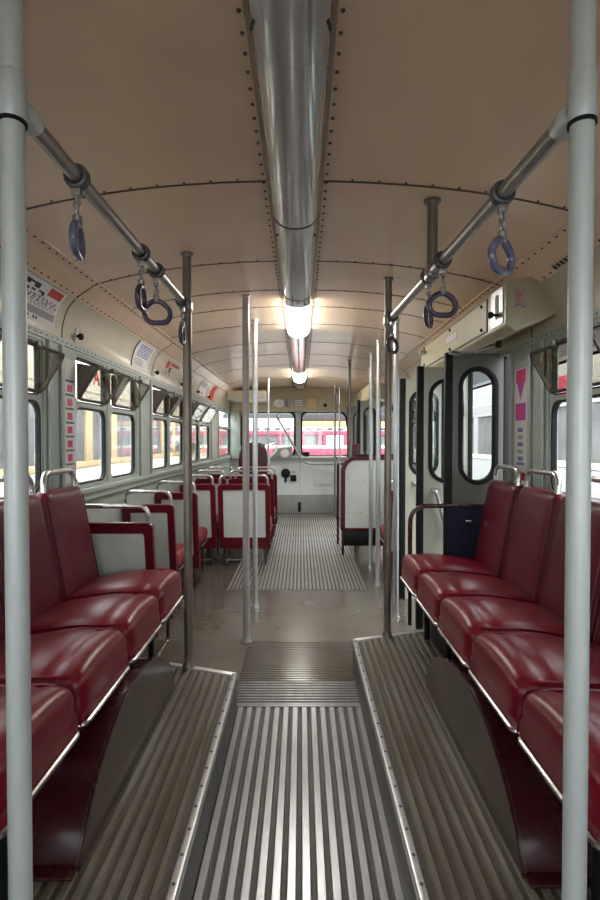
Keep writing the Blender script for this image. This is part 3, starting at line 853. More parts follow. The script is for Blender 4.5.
# wheel housings under the benches
def housing(side, label):
    xf = -0.528 if side < 0 else 0.520
    y0, y1 = (1.22, 2.14) if side < 0 else (1.20, 2.14)
    xw = (XL + 0.01) if side < 0 else (XR - 0.01)
    root = tag(empty('wheel_housing', (xf, (y0 + y1) / 2, PZ)), label, 'wheel housing', 'wheel housings under the benches')
    yc = (y0 + y1) / 2; ry = (y1 - y0) / 2; h = 0.262
    n = 28
    arch = [(yc - ry * math.cos(PI * k / n), PZ + h * math.sin(PI * k / n) ** (1.5 - 0.5 * k / n)) for k in range(n + 1)]
    MB().plate([(u, v) for u, v in arch], lambda u, v, w: (xf - side * (0.0 - w) * 1.0, u, v), 0.012).build('arch_face', 'arch_face', root, smooth=30)
    V = []
    b_ = MB().slab(lambda u, v, w: (xf + side * 0.012 + (xw - xf - side * 0.012) * v, yc - (ry - 0.004 - 0.004 * w) * math.cos(PI * u), PZ + (h - 0.004 - 0.004 * w) * (max(0, math.sin(PI * u)) ** (1.5 - 0.5 * u))), 28, 1)
    b_.build('arch_cover', 'maroon_metal', root, smooth=50)
    MB().tube([(xf + side * 0.004, u, v + 0.001) for u, v in arch], 0.0045, 6).build('arch_rim', 'maroon_metal', root)
    x0, x1 = sorted((xf + side * 0.005, xf + side * 0.20))
    MB().box(x0, x1, y0 - 0.03, y0 + 0.015, PZ, PZ + 0.010).build('base_flange', 'maroon_metal', root, bevel=0.003)
    x0, x1 = sorted((xf + side * 0.20, xf + side * 0.235))
    MB().box(x0, x1, y0 - 0.03, y0 + 0.10, PZ, PZ + 0.15).build('bracket', 'maroon_metal', root, bevel=0.008)
    for yy in (1.5, 1.8):
        pass
    return root
housing(-1, 'dark maroon wheel housing with arched brown face under left bench')
housing(1, 'dark maroon wheel housing with arched brown face under right bench')
# added black boxes standing in for the deep shade under the benches
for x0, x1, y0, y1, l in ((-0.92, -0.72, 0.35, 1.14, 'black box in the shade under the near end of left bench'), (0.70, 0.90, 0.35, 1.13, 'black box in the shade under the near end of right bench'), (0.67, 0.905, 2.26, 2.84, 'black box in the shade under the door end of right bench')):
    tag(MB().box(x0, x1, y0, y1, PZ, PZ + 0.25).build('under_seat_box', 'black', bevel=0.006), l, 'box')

# right bench end: arm rail and blue panel
ar = tag(empty('arm_rail', (0.60, 2.874, PZ)), 'dark tubular arm rail at the door end of the right bench', 'arm rail')
MB().tube(arc_path([(0.605, 2.874, PZ + 0.20), (0.605, 2.874, 0.835), (0.82, 2.874, 0.835)], 0.10, 8), 0.013, 12).build('tube', 'maroon_metal', ar)
MB().lathe([(0.016, 0), (0.016, 0.06)], (0.605, 2.874, PZ + 0.19), n=12).build('socket', 'black', ar)
MB().cyl((0.605, 2.874, PZ), (0.605, 2.874, PZ + 0.2), 0.011, 10).build('leg', 'black', ar)
bp = tag(empty('end_panel', (0.95, 2.885, PZ)), 'dark blue panel closing the door end of the right bench', 'panel')
MB().box(0.815, 1.10, 2.880, 2.896, PZ, 0.835).build('board', 'blue_panel', bp, bevel=0.004)
MB().box(0.815, 1.10, 2.877, 2.898, 0.828, 0.845).build('top_rail', 'maroon_metal', bp, bevel=0.003)
MB().rbox(0.018, 0.006, 0.008, 0.003, 3, 3, 3, c=(0.93, 2.876, 0.75)).build('catch', 'chrome', bp)

# ------------------------------------------------------------------ forward-facing passenger seats
def make_seat(w):
    # local: front towards -y, back panel towards +y; z = 0 floor
    root = empty('passenger_seat')
    hw = w / 2
    lean = lambda z: 0.085 * (z - 0.3) / 0.5
    fr = rr(-hw, hw, 0.17, 0.79, 0.03); inn = rr(-hw + 0.045, hw - 0.045, 0.28, 0.735, 0.012)
    fn = lambda u, v, ww: (u, 0.215 + lean(v) + ww, v)
    MB().ring(fr, inn, fn, 0.035).build('back_frame', 'red_frame', root, local=True, bevel=0.004, seg=1)
    MB().plate(rr(-hw + 0.046, hw - 0.046, 0.279, 0.736, 0.012), lambda u, v, ww: (u, 0.228 + lean(v) + ww, v), 0.008).build('back_panel', 'seat_panel', root, local=True, smooth=0)
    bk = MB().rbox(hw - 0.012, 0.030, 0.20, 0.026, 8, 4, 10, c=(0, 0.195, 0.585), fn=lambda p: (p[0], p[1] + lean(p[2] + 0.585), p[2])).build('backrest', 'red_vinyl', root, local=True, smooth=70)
    cu = MB().rbox(hw - 0.008, 0.20, 0.05, 0.032, 10, 10, 5, c=(0, 0.0, 0.385), fn=lambda p: (p[0], p[1], p[2] + (0.012 * max(0, 1 - (p[0] / hw) ** 2) if p[2] > 0 else 0))).build('cushion', 'red_vinyl', root, local=True, smooth=70)
    MB().tube(arc_path([(-hw + 0.004, 0.18, 0.334), (-hw + 0.004, -0.198, 0.334), (hw - 0.004, -0.198, 0.334), (hw - 0.004, 0.18, 0.334)], 0.03), 0.006, 8).build('seat_trim', 'chrome', root, local=True)
    y = 0.232 + lean(0.79)
    MB().tube(arc_path([(-hw + 0.022, y, 0.77), (-hw + 0.022, y + 0.006, 0.872), (hw - 0.022, y + 0.006, 0.872), (hw - 0.022, y, 0.77)], 0.05, 6), 0.0115, 10).build('grab_rail', 'satin', root, local=True)
    for sx in (-1, 1):
        x = sx * (hw - 0.05)
        MB().tube(arc_path([(x, -0.16, 0.33), (x, -0.16, 0.012), (x, 0.20, 0.012), (x, 0.20, 0.33)], 0.05, 5), 0.011, 8).build('leg', 'maroon_metal', root, local=True)
    MB().tube([(-hw + 0.05, 0.20, 0.06), (hw - 0.05, 0.20, 0.06)], 0.008, 8).build('stretcher', 'rail_metal', root, local=True)
    return root
wallp = make_seat(0.40); aislep = make_seat(0.485); narrowp = make_seat(0.33)
used = {}
def place_seat(proto_, x, yback, label):
    o = copy_tree(proto_) if used.get(proto_.name) else proto_
    used[proto_.name] = True
    o.location = (x, yback + 0.27, 0); o.rotation_euler = (0, 0, PI)
    tag(o, label, 'bus seat', 'forward facing red framed seats')
oname = ['first', 'second', 'third', 'fourth', 'fifth', 'sixth', 'seventh']
for i, y in enumerate((2.62, 3.36, 4.10, 4.86, 5.58, 6.28)):
    place_seat(wallp if i == 0 else narrowp, (-0.935, -0.975, -0.975, -0.962, -0.962, -0.962)[i], y, 'red framed seat with grey back against left wall, %s from the left bench' % oname[i])
for i, y in enumerate((4.86, 5.58, 6.28)):
    place_seat(aislep, -0.530, y, ['red framed aisle seat with large pale back behind the close pole pair', 'second red framed aisle seat towards the driver', 'red framed aisle seat nearest the driver'][i])

# ------------------------------------------------------------------ right: door engine box, folding doors
box = tag(empty('door_engine_box', (0.99, 3.1, 1.70)), 'cream door mechanism box under the ceiling above the folding doors', 'box')
BX, BY0, BY1 = 0.892, 2.27, 3.88
prf = [(XR, 1.745), (BX + 0.035, 1.672), (BX, 1.700), (BX, 1.880), (BX + 0.016, 1.896), (XR - 0.08, 1.915), (XR, 1.86)]
b_ = MB()
n = len(prf)
V = [(x, BY0, z) for x, z in prf] + [(x, BY1, z) for x, z in prf]
b_.add(V, [tuple(range(n)), tuple(reversed(range(n, 2 * n)))] + [(i, n + i, n + (i + 1) % n, (i + 1) % n) for i in range(n)])
b_.build('casing', 'box_cream', box, bevel=0.010, seg=3)
fx = lambda u, v, w: (BX - w, u, v)
cov = MB().plate(rr(2.50, 3.80, 1.722, 1.868, 0.008), fx, 0.006).build('cover', 'box_cream', box, bevel=0.002, seg=1)
MB().ring(rr(2.492, 3.808, 1.714, 1.876, 0.010), rr(2.50, 3.80, 1.722, 1.868, 0.008), fx, 0.003).build('cover_gasket', 'black', box, smooth=30)
for yy in (2.56, 3.10, 3.74):
    for zz in (1.738, 1.852): MB().lathe([(0.009, 0), (0.009, -0.004), (0.005, -0.009)], (BX - 0.006, yy, zz), 'x', n=10).build('screw', 'black', cov)
MB().plate(rr(2.95, 3.20, 1.775, 1.825, 0.004), lambda u, v, w: (BX - 0.006 - w, u, v), 0.002).build('notice_plate', 'print_grey', cov, smooth=0)
pl = MB()
for k in range(4): pl.box(BX - 0.0095, BX - 0.008, 2.97, 3.18, 1.783 + k * 0.010, 1.787 + k * 0.010)
pl.build('notice_print', 'paper', cov, smooth=0)
lv = MB().plate(rr(2.30, 2.44, 1.715, 1.878, 0.008), fx, 0.005).build('lever_plate', 'aluminium', box, bevel=0.001, seg=1)
MB().plate(rr(2.345, 2.385, 1.745, 1.855, 0.015), lambda u, v, w: (BX - 0.0045 - w, u, v), 0.002).build('slot', 'black', lv, smooth=0)
MB().lathe([(0.006, 0), (0.006, -0.02), (0.014, -0.022), (0.016, -0.034), (0.008, -0.044)], (BX - 0.004, 2.365, 1.765), 'x', n=14).build('knob', 'black', lv)
# notice on the rear face of the box
pl = MB().box(0.925, 0.972, BY0 - 0.003, BY0, 1.775, 1.855).build('rating_plate', 'print_grey', box, bevel=0.001, seg=1)
b_ = MB()
for k in range(6): b_.box(0.932, 0.932 + 0.032 * random.uniform(0.6, 1), BY0 - 0.0042, BY0 - 0.003, 1.785 + k * 0.0105, 1.789 + k * 0.0105)
b_.build('plate_print', 'print_red', pl, smooth=0)
for dx in (0.929, 0.968):
    for zz in (1.780, 1.850): MB().lathe([(0.003, 0), (0.002, -0.003)], (dx, BY0 - 0.003, zz), 'y', n=8).build('screw', 'black', pl)
for yy in (2.62,):
    MB().lathe([(0.014, 0.01), (0.014, -0.03), (0.012, -0.035)], (0.99, yy, 1.698), 'z', n=12).build('linkage_boss', 'black', box)
MB().tube([(0.99, 2.62, 1.675), (0.86, 2.84, 1.672), (0.80, 2.80, 1.67)], 0.012, 8).build('linkage_arm', 'rail_metal', box)
for zz in (1.82,):
    MB().lathe([(0.014, 0), (0.014, -0.03), (0.022, -0.034), (0.022, -0.05)], (BX, 3.70, zz), 'x', n=12).build('valve', 'rail_metal', box)

DN = [0]
def door_leaf(x0, x1, y, ztop, zbot, label, m_, low, rot=0.0, handle=False):
    DN[0] += 1
    root = tag(empty('door_%d' % DN[0], (x0, y, zbot), rot), label, 'door', kind='structure')
    w = x1 - x0; H = ztop - zbot
    R = 0.100
    cx = w * 0.52
    il = rr(cx - R, cx + R, H - 0.72, H - 0.085, R - 0.001, 10)
    fn = lambda u, v, ww: (u, -0.016 + ww, v)
    MB().ring(rect_for(il, 0.03, w - 0.022, 0, H), il, fn, 0.032).build('leaf', m_, root, local=True, smooth=30)
    cz = H - 0.4025
    i2 = rr(cx - R + 0.014, cx + R - 0.014, H - 0.72 + 0.014, H - 0.085 - 0.014, R - 0.015, 10)
    o2 = rr(cx - R - 0.012, cx + R + 0.012, H - 0.72 - 0.012, H - 0.085 + 0.012, R + 0.011, 10)
    MB().ring(o2, i2, lambda u, v, ww: (u, -0.022 + ww, v), 0.044).build('rubber_seal', 'rubber', root, local=True, bevel=0.004, seg=2, smooth=40)
    MB().plate(i2, lambda u, v, ww: (u, -0.002 + ww, v), 0.004).build('pane', 'door_glass', root, local=True, smooth=0)
    MB().box(-0.012, 0.032, -0.018, 0.018, -0.01, H + 0.006).build('edge_rubber', 'rubber', root, local=True, bevel=0.006)
    MB().box(w - 0.022, w + 0.010, -0.018, 0.018, -0.01, H + 0.006).build('edge_rubber', 'rubber', root, local=True, bevel=0.006)
    if handle:
        MB().tube(arc_path([(0.10, -0.02, 0.88), (0.10, -0.05, 0.88), (0.17, -0.05, 0.62), (0.17, -0.02, 0.62)], 0.015), 0.011, 10).build('pull_bar', 'pole_bright', root, local=True)
        MB().lathe([(0.022, 0), (0.022, -0.008)], (0.10, -0.016, 0.88), 'y', n=12).build('pull_bar_base', 'aluminium', root, local=True)
    return root
door_leaf(0.815, 1.15, 2.918, 1.682, -0.0, 'nearest folding door leaf, grey with long oval window, standing open', 'door_grey', True)
door_leaf(0.745, 1.075, 3.30, 1.660, -0.0, 'second folding door leaf with cream lower panel and white pull bar', 'door_cream', True, handle=True)
door_leaf(0.755, 1.075, 3.92, 1.655, -0.0, 'third folding door leaf, farthest of the middle doors', 'door_cream', True, handle=True)
door_leaf(0.720, 1.085, 6.60, 1.700, -0.0, 'front door leaf with oval window turned edgewise near windscreen', 'door_cream', True, rot=0.55)
door_leaf(0.700, 1.050, 7.75, 1.700, -0.0, 'front door leaf next to the windscreen corner post', 'door_grey', True, rot=0.2)
fb = tag(empty('front_door_box', (0.97, 7.3, 1.70)), 'cream mechanism box above the front door', 'box')
MB().box(0.84, XR, 6.45, 8.30, 1.71, 1.90).build('casing', 'box_cream', fb, bevel=0.015, seg=3)
MB().box(0.836, 0.841, 6.55, 7.2, 1.735, 1.875).build('cover', 'header_paint', fb, bevel=0.002)
MB().box(0.88, 0.97, 6.444, 6.451, 1.74, 1.87).build('end_cover', 'header_paint', fb, bevel=0.002)

# red framed partition ahead of the doors on the right
pt = tag(empty('partition', (0.68, 5.40, 0)), 'red framed partition with pale panel and rounded corner, right of aisle', 'partition')
ol = [(0.415, 0.20), (1.05, 0.20), (1.05, 1.035), (0.56, 1.035)]
def pl_loop(x0, x1, z0, z1, r, n=8):
    L = [(x0, z0), (x1, z0), (x1, z1)]
    for k in range(n + 1):
        a = PI / 2 + PI / 2 * k / n
        L.append((x0 + r + r * math.cos(a), z1 - r + r * math.sin(a)))
    return L
lo = pl_loop(0.415, 1.05, 0.26, 1.035, 0.16); li = pl_loop(0.458, 1.01, 0.285, 0.992, 0.120)
MB().ring(lo, li, lambda u, v, w: (u, 5.38 + w, v), 0.04).build('frame', 'frame_maroon', pt, bevel=0.006, seg=2)
MB().plate(li, lambda u, v, w: (u, 5.395 + w, v), 0.01).build('panel', 'seat_panel', pt, smooth=0)
MB().box(0.56, 1.05, 5.376, 5.424, 1.028, 1.052).build('top_cap', 'black', pt, bevel=0.004)
MB().box(0.44, 1.0, 5.385, 5.415, 0.10, 0.26).build('lower_board', 'black', pt, bevel=0.003)
for xx, yy in ((0.435, 5.40), (0.98, 5.40)): MB().cyl((xx, yy, 0), (xx, yy, 0.3), 0.014, 10).build('leg', 'maroon_metal', pt)
MB().tube(arc_path([(0.425, 5.98, 0), (0.425, 5.98, 0.95), (0.425, 5.42, 0.95)], 0.12, 6), 0.014, 10).build('side_rail', 'maroon_metal', pt)
bs = MB()
for k in range(3): 
    for xx in (0.50, 0.60): bs.dome((xx + 0.12 * k, 5.394, 0.44 + 0.0 * k), (0, -1, 0), 0.006, 0.004)
bs.dome((0.66, 5.394, 0.78), (0, -1, 0), 0.006, 0.004); bs.dome((0.49, 5.394, 0.8), (0, -1, 0), 0.006, 0.004)
stuff(bs.build('bolts', 'riser', pt))
sp = tag(empty('seat_post', (0.60, 5.75, 1.03)), 'small red upright pad behind the partition top', 'panel')
MB().box(0.55, 0.63, 5.60, 5.64, 0.55, 1.16).build('pad', 'red_frame', sp, bevel=0.01)
MB().cyl((0.59, 5.62, 0), (0.59, 5.62, 0.56), 0.014).build('stem', 'maroon_metal', sp)
# single seat ahead of the doors on the right
o = copy_tree(wallp); o.location = (0.90, 4.52, 0); o.rotation_euler = (0, 0, PI)
tag(o, 'single red seat against right wall between the doors and the partition', 'bus seat', 'forward facing red framed seats')

# ------------------------------------------------------------------ driver's corner
ds = tag(empty('driver_seat', (-0.69, 7.62, 0)), 'dark maroon driver seat with rounded back before the windscreen', 'seat')
MB().rbox(0.215, 0.05, 0.30, 0.048, 10, 5, 10, c=(-0.69, 7.50, 0.86), fn=lambda p: (p[0] * (1 - 0.42 * max(0, (p[2] + 0.0) / 0.30) ** 3), p[1], p[2])).build('backrest', 'driver_seat', ds, smooth=70)
MB().rbox(0.22, 0.22, 0.055, 0.045, 8, 8, 4, c=(-0.69, 7.74, 0.52)).build('cushion', 'driver_seat', ds, smooth=70)
MB().lathe([(0.16, 0), (0.16, 0.02), (0.06, 0.06), (0.05, 0.47)], (-0.69, 7.72, 0)).build('pedestal', 'black', ds)
sw = tag(empty('steering_wheel', (-0.60, 8.1, 0)), 'large pale thin rimmed steering wheel in front of driver seat', 'steering wheel')
c = Vector((-0.60, 8.02, 1.085)); nz = Vector((0, -0.72, 0.69)).normalized(); ax = Vector((1, 0, 0)); ay = nz.cross(ax)
MB().tube([c + ax * 0.225 * math.cos(2 * PI * k / 32) + ay * 0.225 * math.sin(2 * PI * k / 32) for k in range(32)], 0.013, 8, closed=True).build('rim', 'paper', sw)
for k in range(3):
    a = 2 * PI * k / 3 + 0.5
    MB().cyl(c, c + ax * 0.22 * math.cos(a) + ay * 0.22 * math.sin(a), 0.010, 8).build('spoke', 'chrome', sw)
MB().tube([c + nz * 0.02, c - nz * 0.02, c - nz * 0.5], [0.05, 0.04, 0.03], 14).build('column', 'black', sw)
MB().cyl(c - nz * 0.5, (c - nz * 0.5).xy.to_3d(), 0.03).build('column_foot', 'black', sw)
ins = tag(empty('instrument_binnacle', (-0.42, 8.4, 0.9)), 'grey instrument housing on the dash right of the steering wheel', 'instrument')
MB().add([(-0.47, 8.33, 0.93), (-0.14, 8.33, 0.93), (-0.14, 8.33, 1.09), (-0.44, 8.33, 1.06), (-0.47, 8.50, 0.93), (-0.14, 8.50, 0.93), (-0.14, 8.50, 1.12), (-0.44, 8.50, 1.08)],
         [(0, 1, 2, 3), (4, 7, 6, 5), (0, 4, 5, 1), (1, 5, 6, 2), (2, 6, 7, 3), (3, 7, 4, 0)]).build('housing', 'front_kick', ins, bevel=0.01)
MB().lathe([(0.07, 0), (0.07, -0.012), (0.05, -0.02)], (-0.26, 8.33, 0.985), 'y', n=20).build('dial', 'paper', ins)
for (x, z, r, l) in ((-0.252, 0.655, 0.078, 'round black horn cover on the pale dash wall'),):
    ho = tag(empty('dash_speaker', (x, Y1, z)), l, 'speaker')
    MB().lathe([(r, 0), (r, -0.02), (r * 0.85, -0.035), (r * 0.4, -0.04)], (x, Y1 - 0.012, z), 'y', n=24).build('cover', 'black', ho)
    MB().lathe([(r * 0.4, -0.04), (r * 0.3, -0.05)], (x, Y1 - 0.012, z), 'y', n=16).build('cap', 'rubber', ho)
    MB().box(x - 0.018, x + 0.018, Y1 - 0.03, Y1, z - 0.15, z - 0.05).build('bracket', 'black', ho, bevel=0.004)
sb = tag(empty('switch_box', (-0.13, Y1, 0.52)), 'small black switch box beside the round dash cover', 'switch')
MB().box(-0.175, -0.075, Y1 - 0.035, Y1, 0.525, 0.625).build('case', 'black', sb, bevel=0.01)
MB().lathe([(0.03, 0), (0.03, -0.01), (0.015, -0.02)], (-0.125, Y1 - 0.035, 0.575), 'y', n=16).build('knob', 'rubber', sb)
MB().box(-0.15, -0.10, Y1 - 0.006, Y1, 0.66, 0.685).build('label_plate', 'print_grey', sb)
pd = tag(MB().box(-0.05, 0.0, Y1 - 0.03, Y1 - 0.012, 0.02, 0.18).build('floor_latch', 'black', bevel=0.006), 'small dark latch at the foot of the front wall', 'latch')
# diagonal guard tube
gt = tag(empty('guard_tube', (-0.1, 8.38, 0.8)), 'slanted grey tube across left windscreen down to the dash', 'handrail')
MB().tube(arc_path([(-0.37, 8.42, 1.54), (0.02, 8.36, 0.86), (0.12, 8.36, 0.815), (0.52, 8.36, 0.815)], 0.08, 6), 0.016, 10).build('tube', 'rail_metal', gt)
MB().box(-0.395, -0.345, 8.40, 8.45, 1.52, 1.62).build('bracket', 'rail_metal', gt, bevel=0.008)
# header sign
hs = tag(empty('header_sign', (-0.10, 8.40, 1.70)), 'header plate with white oval emblem, maroon disc and dull red block', 'sign')
MB().box(-0.46, 0.28, 8.385, 8.40, 1.685, 1.895).build('board', 'header_paint', hs, bevel=0.004)
def ellipse(cx, cz, a, c_, n=24): return [(cx + a * math.cos(2 * PI * k / n), cz + c_ * math.sin(2 * PI * k / n)) for k in range(n)]
hf = lambda u, v, w: (u, 8.383 - w, v)
MB().plate(ellipse(-0.355, 1.79, 0.085, 0.062), hf, 0.003).build('oval_emblem', 'paper', hs, smooth=0)
b_ = MB().plate([(-0.40, 1.765), (-0.385, 1.76), (-0.325, 1.82), (-0.34, 1.825)], lambda u, v, w: (u, 8.379 - w, v), 0.002).plate([(-0.345, 1.76), (-0.33, 1.76), (-0.315, 1.80), (-0.33, 1.80)], lambda u, v, w: (u, 8.379 - w, v), 0.002)
b_.build('emblem_stroke', 'print_green', hs, smooth=0)
MB().plate(ellipse(-0.215, 1.79, 0.055, 0.07), hf, 0.003).build('maroon_disc', 'maroon_metal', hs, smooth=0)
MB().box(-0.13, 0.07, 8.378, 8.383, 1.735, 1.865).build('pale_plate', 'print_grey', hs)
b_ = MB()
for k in range(3): b_.box(-0.10, 0.03, 8.3755, 8.378, 1.755 + k * 0.035, 1.768 + k * 0.035)
b_.build('plate_print', 'paper', hs, smooth=0)
MB().box(0.10, 0.25, 8.378, 8.383, 1.725, 1.865).build('red_block', 'tram_wood', hs)
hv = tag(MB().lathe([(0.030, 0), (0.030, -0.012), (0.018, -0.016)], (0.39, 8.40, 1.76), 'y').build('header_vent', 'black'), 'small black round hole on the cream header right of sign', 'vent')
# cream roller blind housing above the driver
bh = tag(empty('blind_housing', (-0.75, 8.2, 1.72)), 'cream box under the ceiling above the driver', 'box')
MB().box(-1.09, -0.50, 7.60, 8.39, 1.80, 1.93).build('casing', 'cove_paint', bh, bevel=0.03, seg=3)
ch = tag(empty('hanging_chain', (0.56, 7.6, 1.5)), 'loose pale chain hanging beside the thin bright front pole', 'chain')
pts = [Vector((0.47 + 0.11 * t + 0.012 * math.sin(t * 19), 7.6, 2.02 - 0.42 * t)) for t in [k / 16 for k in range(17)]]
for i in range(16):
    a, c2 = pts[i], pts[i + 1]; mid = (a + c2) / 2; d = (c2 - a).normalized(); s2 = Vector((0, 1, 0)) if i % 2 else d.cross(Vector((0, 1, 0)))
    MB().tube([mid + d * 0.020 * math.cos(2 * PI * k / 10) + s2 * 0.012 * math.sin(2 * PI * k / 10) for k in range(10)], 0.005, 6, closed=True).build('chain_link', 'strap_metal', ch)
fg = tag(empty('dash_fan', (0.16, 8.45, 0.93)), 'small black dash lamp at the foot of the windscreen post', 'lamp')
MB().rbox(0.05, 0.04, 0.035, 0.02, 6, 6, 4, c=(0.09, 8.46, 0.975)).build('body', 'black', fg)
MB().cyl((0.09, 8.46, 0.93), (0.09, 8.46, 0.95), 0.02).build('stem', 'black', fg)

# ------------------------------------------------------------------ bell pushes on the left cove
def bell(y, label):
    s = 0.045
    q = prof(s, 0.0, -1); nv = Vector(pnormal(s, -1)).normalized()
    p = Vector((q[0], y, q[1]))
    root = tag(empty('bell_push', tuple(p)), label, 'button', 'bell pushes above the left windows')
    MB().slab(lambda u, v, w: (lambda qq: (qq[0], y - 0.011 + 0.022 * v, qq[1]))(prof(0.012 + 0.075 * u, 0.0 + 0.006 * w, -1)), 6, 1).build('base_plate', 'paper', root, bevel=0.002, seg=1)
    b_ = MB().tube([p + nv * 0.004, p + nv * 0.018, p + nv * 0.022, p + nv * 0.036, p + nv * 0.042], [0.007, 0.007, 0.017, 0.017, 0.008], 14)
    b_.build('knob', 'black', root)
bell(2.66, 'black bell push on pale plate above the sticker strip, nearest one')
bell(4.07, 'black bell push above the middle wall post, second from us')
bell(4.92, 'black bell push third along the left cove')
bell(5.70, 'black bell push fourth along the left cove')
bell(6.38, 'black bell push farthest along the left cove')

# ------------------------------------------------------------------ posters on the coves
def poster(y0, y1, s0, s1, items, label, side=-1, base='paper'):
    ym = (y0 + y1) / 2
    q = prof((s0 + s1) / 2, 0, side)
    root = tag(empty('cove_poster', (q[0], ym, q[1])), label, 'poster', 'posters on the curved cove')
    def cell(u0, u1, v0, v1, off):
        b_ = MB()
        def fn(u, v, w):
            uu = u0 + (u1 - u0) * u; vv = v0 + (v1 - v0) * v
            x, z = prof(s0 + (s1 - s0) * vv, off + 0.0008 * w, side)
            yy = y0 + (y1 - y0) * uu if side < 0 else y1 - (y1 - y0) * uu
            return (x, yy, z)
        return b_.slab(fn, 1, max(2, int(10 * (v1 - v0)) + 1))
    sheet = cell(0, 1, 0, 1, 0.0015).build('sheet', base, root)
    groups = {}
    for (u0, u1, v0, v1, m_) in items:
        t = cell(u0, u1, v0, v1, 0.0028)
        groups.setdefault(m_, MB()).add(t.v, t.f)
    for m_, g in groups.items(): g.build(m_, m_, sheet)
    return root
it = []
random.seed(3)
for (v, h, u0, u1) in ((0.84, 0.10, 0.06, 0.16), (0.80, 0.12, 0.20, 0.27), (0.86, 0.05, 0.18, 0.42), (0.78, 0.14, 0.36, 0.46), (0.70, 0.06, 0.10, 0.18), (0.66, 0.07, 0.24, 0.30), (0.69, 0.05, 0.34, 0.42), (0.72, 0.05, 0.48, 0.60), (0.66, 0.10, 0.55, 0.60)):
    it.append((u0, u1, v, v + h, 'print_black'))
it.append((0.66, 0.95, 0.74, 0.97, 'print_red'))
for r in range(5):
    u = 0.06
    while u < 0.9:
        w = random.uniform(0.02, 0.07); it.append((u, min(0.95, u + w), 0.60 - r * 0.055, 0.63 - r * 0.055, 'print_black' if r < 3 else 'print_grey')); u += w + random.uniform(0.02, 0.05)
it.append((0.30, 0.95, 0.16, 0.34, 'print_grey'))
for u in (0.38, 0.5, 0.56, 0.1, 0.16): it.append((u, u + 0.035, 0.06, 0.12, 'print_black'))
poster(2.03, 2.43, 0.03, S_MID - 0.012, it, 'large white poster with black print and red square, left cove')
it = []
for r in range(6):
    u = 0.22
    while u < 0.86:
        w = random.uniform(0.06, 0.16); it.append((u, min(0.9, u + w), 0.86 - r * 0.085, 0.91 - r * 0.085, 'print_purple')); u += w + 0.04
for r in range(4): it.append((0.14, 0.6 + 0.06 * (r % 2), 0.32 - r * 0.07, 0.345 - r * 0.07, 'print_grey'))
it.append((0, 0.05, 0, 1, 'print_black'))
poster(3.52, 3.90, 0.02, S_MID - 0.005, it, 'white notice with purple lines of print, left cove')
it = [(0.02, 0.22, 0.5, 0.95, 'print_red'), (0.28, 0.9, 0.75, 0.95, 'print_red'), (0.10, 0.24, 0.1, 0.4, 'print_grey'), (0.30, 0.42, 0.3, 0.65, 'print_black'), (0.36, 0.40, 0.1, 0.25, 'print_black')]
poster(4.32, 4.78, 0.05, S_MID - 0.02, it, 'cream poster with red heading, left cove past the middle post', base='cove_paint')
it = [(0, 0.04, 0, 1, 'print_black')] + [(0.2, 0.8, 0.8 - 0.1 * k, 0.84 - 0.1 * k, 'print_grey') for k in range(6)]
poster(5.05, 5.45, 0.03, S_MID - 0.01, it, 'white notice with black left border, just beyond the brown pole')
it = [(0, 0.04, 0, 1, 'print_black')] + [(0.15, 0.85, 0.86 - 0.1 * k, 0.90 - 0.1 * k, 'print_grey') for k in range(4)] + [(0.3, 0.6, 0.12, 0.2, 'print_purple')]
poster(5.80, 6.25, 0.03, S_MID - 0.01, it, 'white notice beside the red poster, left cove')
it = [(0.2, 0.3, 0.1 + 0.11 * k, 0.16 + 0.11 * k, 'print_black') for k in range(7)] + [(0.5, 0.6, 0.2, 0.8, 'print_black')]
poster(6.50, 6.80, 0.02, S_MID + 0.01, it, 'narrow bright red poster at the front end of left cove', base='print_red')
# small riveted plate on the right cove near the camera
poster(1.96, 2.12, S_MID + 0.005, S_MID + 0.045, [(0.06 + 0.18 * k, 0.18 + 0.18 * k, 0.25, 0.75, 'print_black') for k in range(5)], 'small cream number plate on right cove behind near pole', side=1, base='cove_paint')

# vertical sticker strips on the wall posts
def strip(side, X, y0, y1, z0, z1, items, label, base='seat_panel'):
    root = tag(empty('sticker_strip', (X, (y0 + y1) / 2, z0)), label, 'sticker')
    xa, xb = sorted((X, X - side * 0.0015))
    sh = MB().box(xa, xb, y0, y1, z0, z1).build('strip', base, root, smooth=0)
    for q_, (u0, u1, v0, v1, m_, kind) in enumerate(items):
        a = y0 + (y1 - y0) * u0 if side < 0 else y1 - (y1 - y0) * u0
        c = y0 + (y1 - y0) * u1 if side < 0 else y1 - (y1 - y0) * u1
        za = z0 + (z1 - z0) * v0; zb = z0 + (z1 - z0) * v1
        fn = lambda u, v, w: (X - side * (0.0015 + (0.0006 + 0.00005 * q_) * w), u, v)
        if kind == 'tri': loop = [(a, zb), (c, zb), ((a + c) / 2, za)]
        elif kind == 'arrow': loop = [(a, zb), (c, zb), (c, za + (zb - za) * 0.35), ((a + c) / 2, za), (a, za + (zb - za) * 0.35)]
        else: loop = [(a, za), (c, za), (c, zb), (a, zb)]
        MB().plate(loop, fn, 1.0).build('mark', m_, sh, smooth=0)
    return root
it = []
for k in range(7):
    v = 0.18 + k * 0.098
    it.append((0.34, 0.70, v, v + 0.050, 'print_pink', 'box'))
    for j in range(4): it.append((0.20 + 0.17 * j, 0.31 + 0.17 * j, v + 0.070, v + 0.084, 'print_black', 'box'))
it.append((0.05, 0.95, 0.10, 0.125, 'print_green', 'box'))
strip(-1, XL, 2.515, 2.655, 0.90, 1.60, it, 'pale vertical strip with a column of red marks, left wall post')
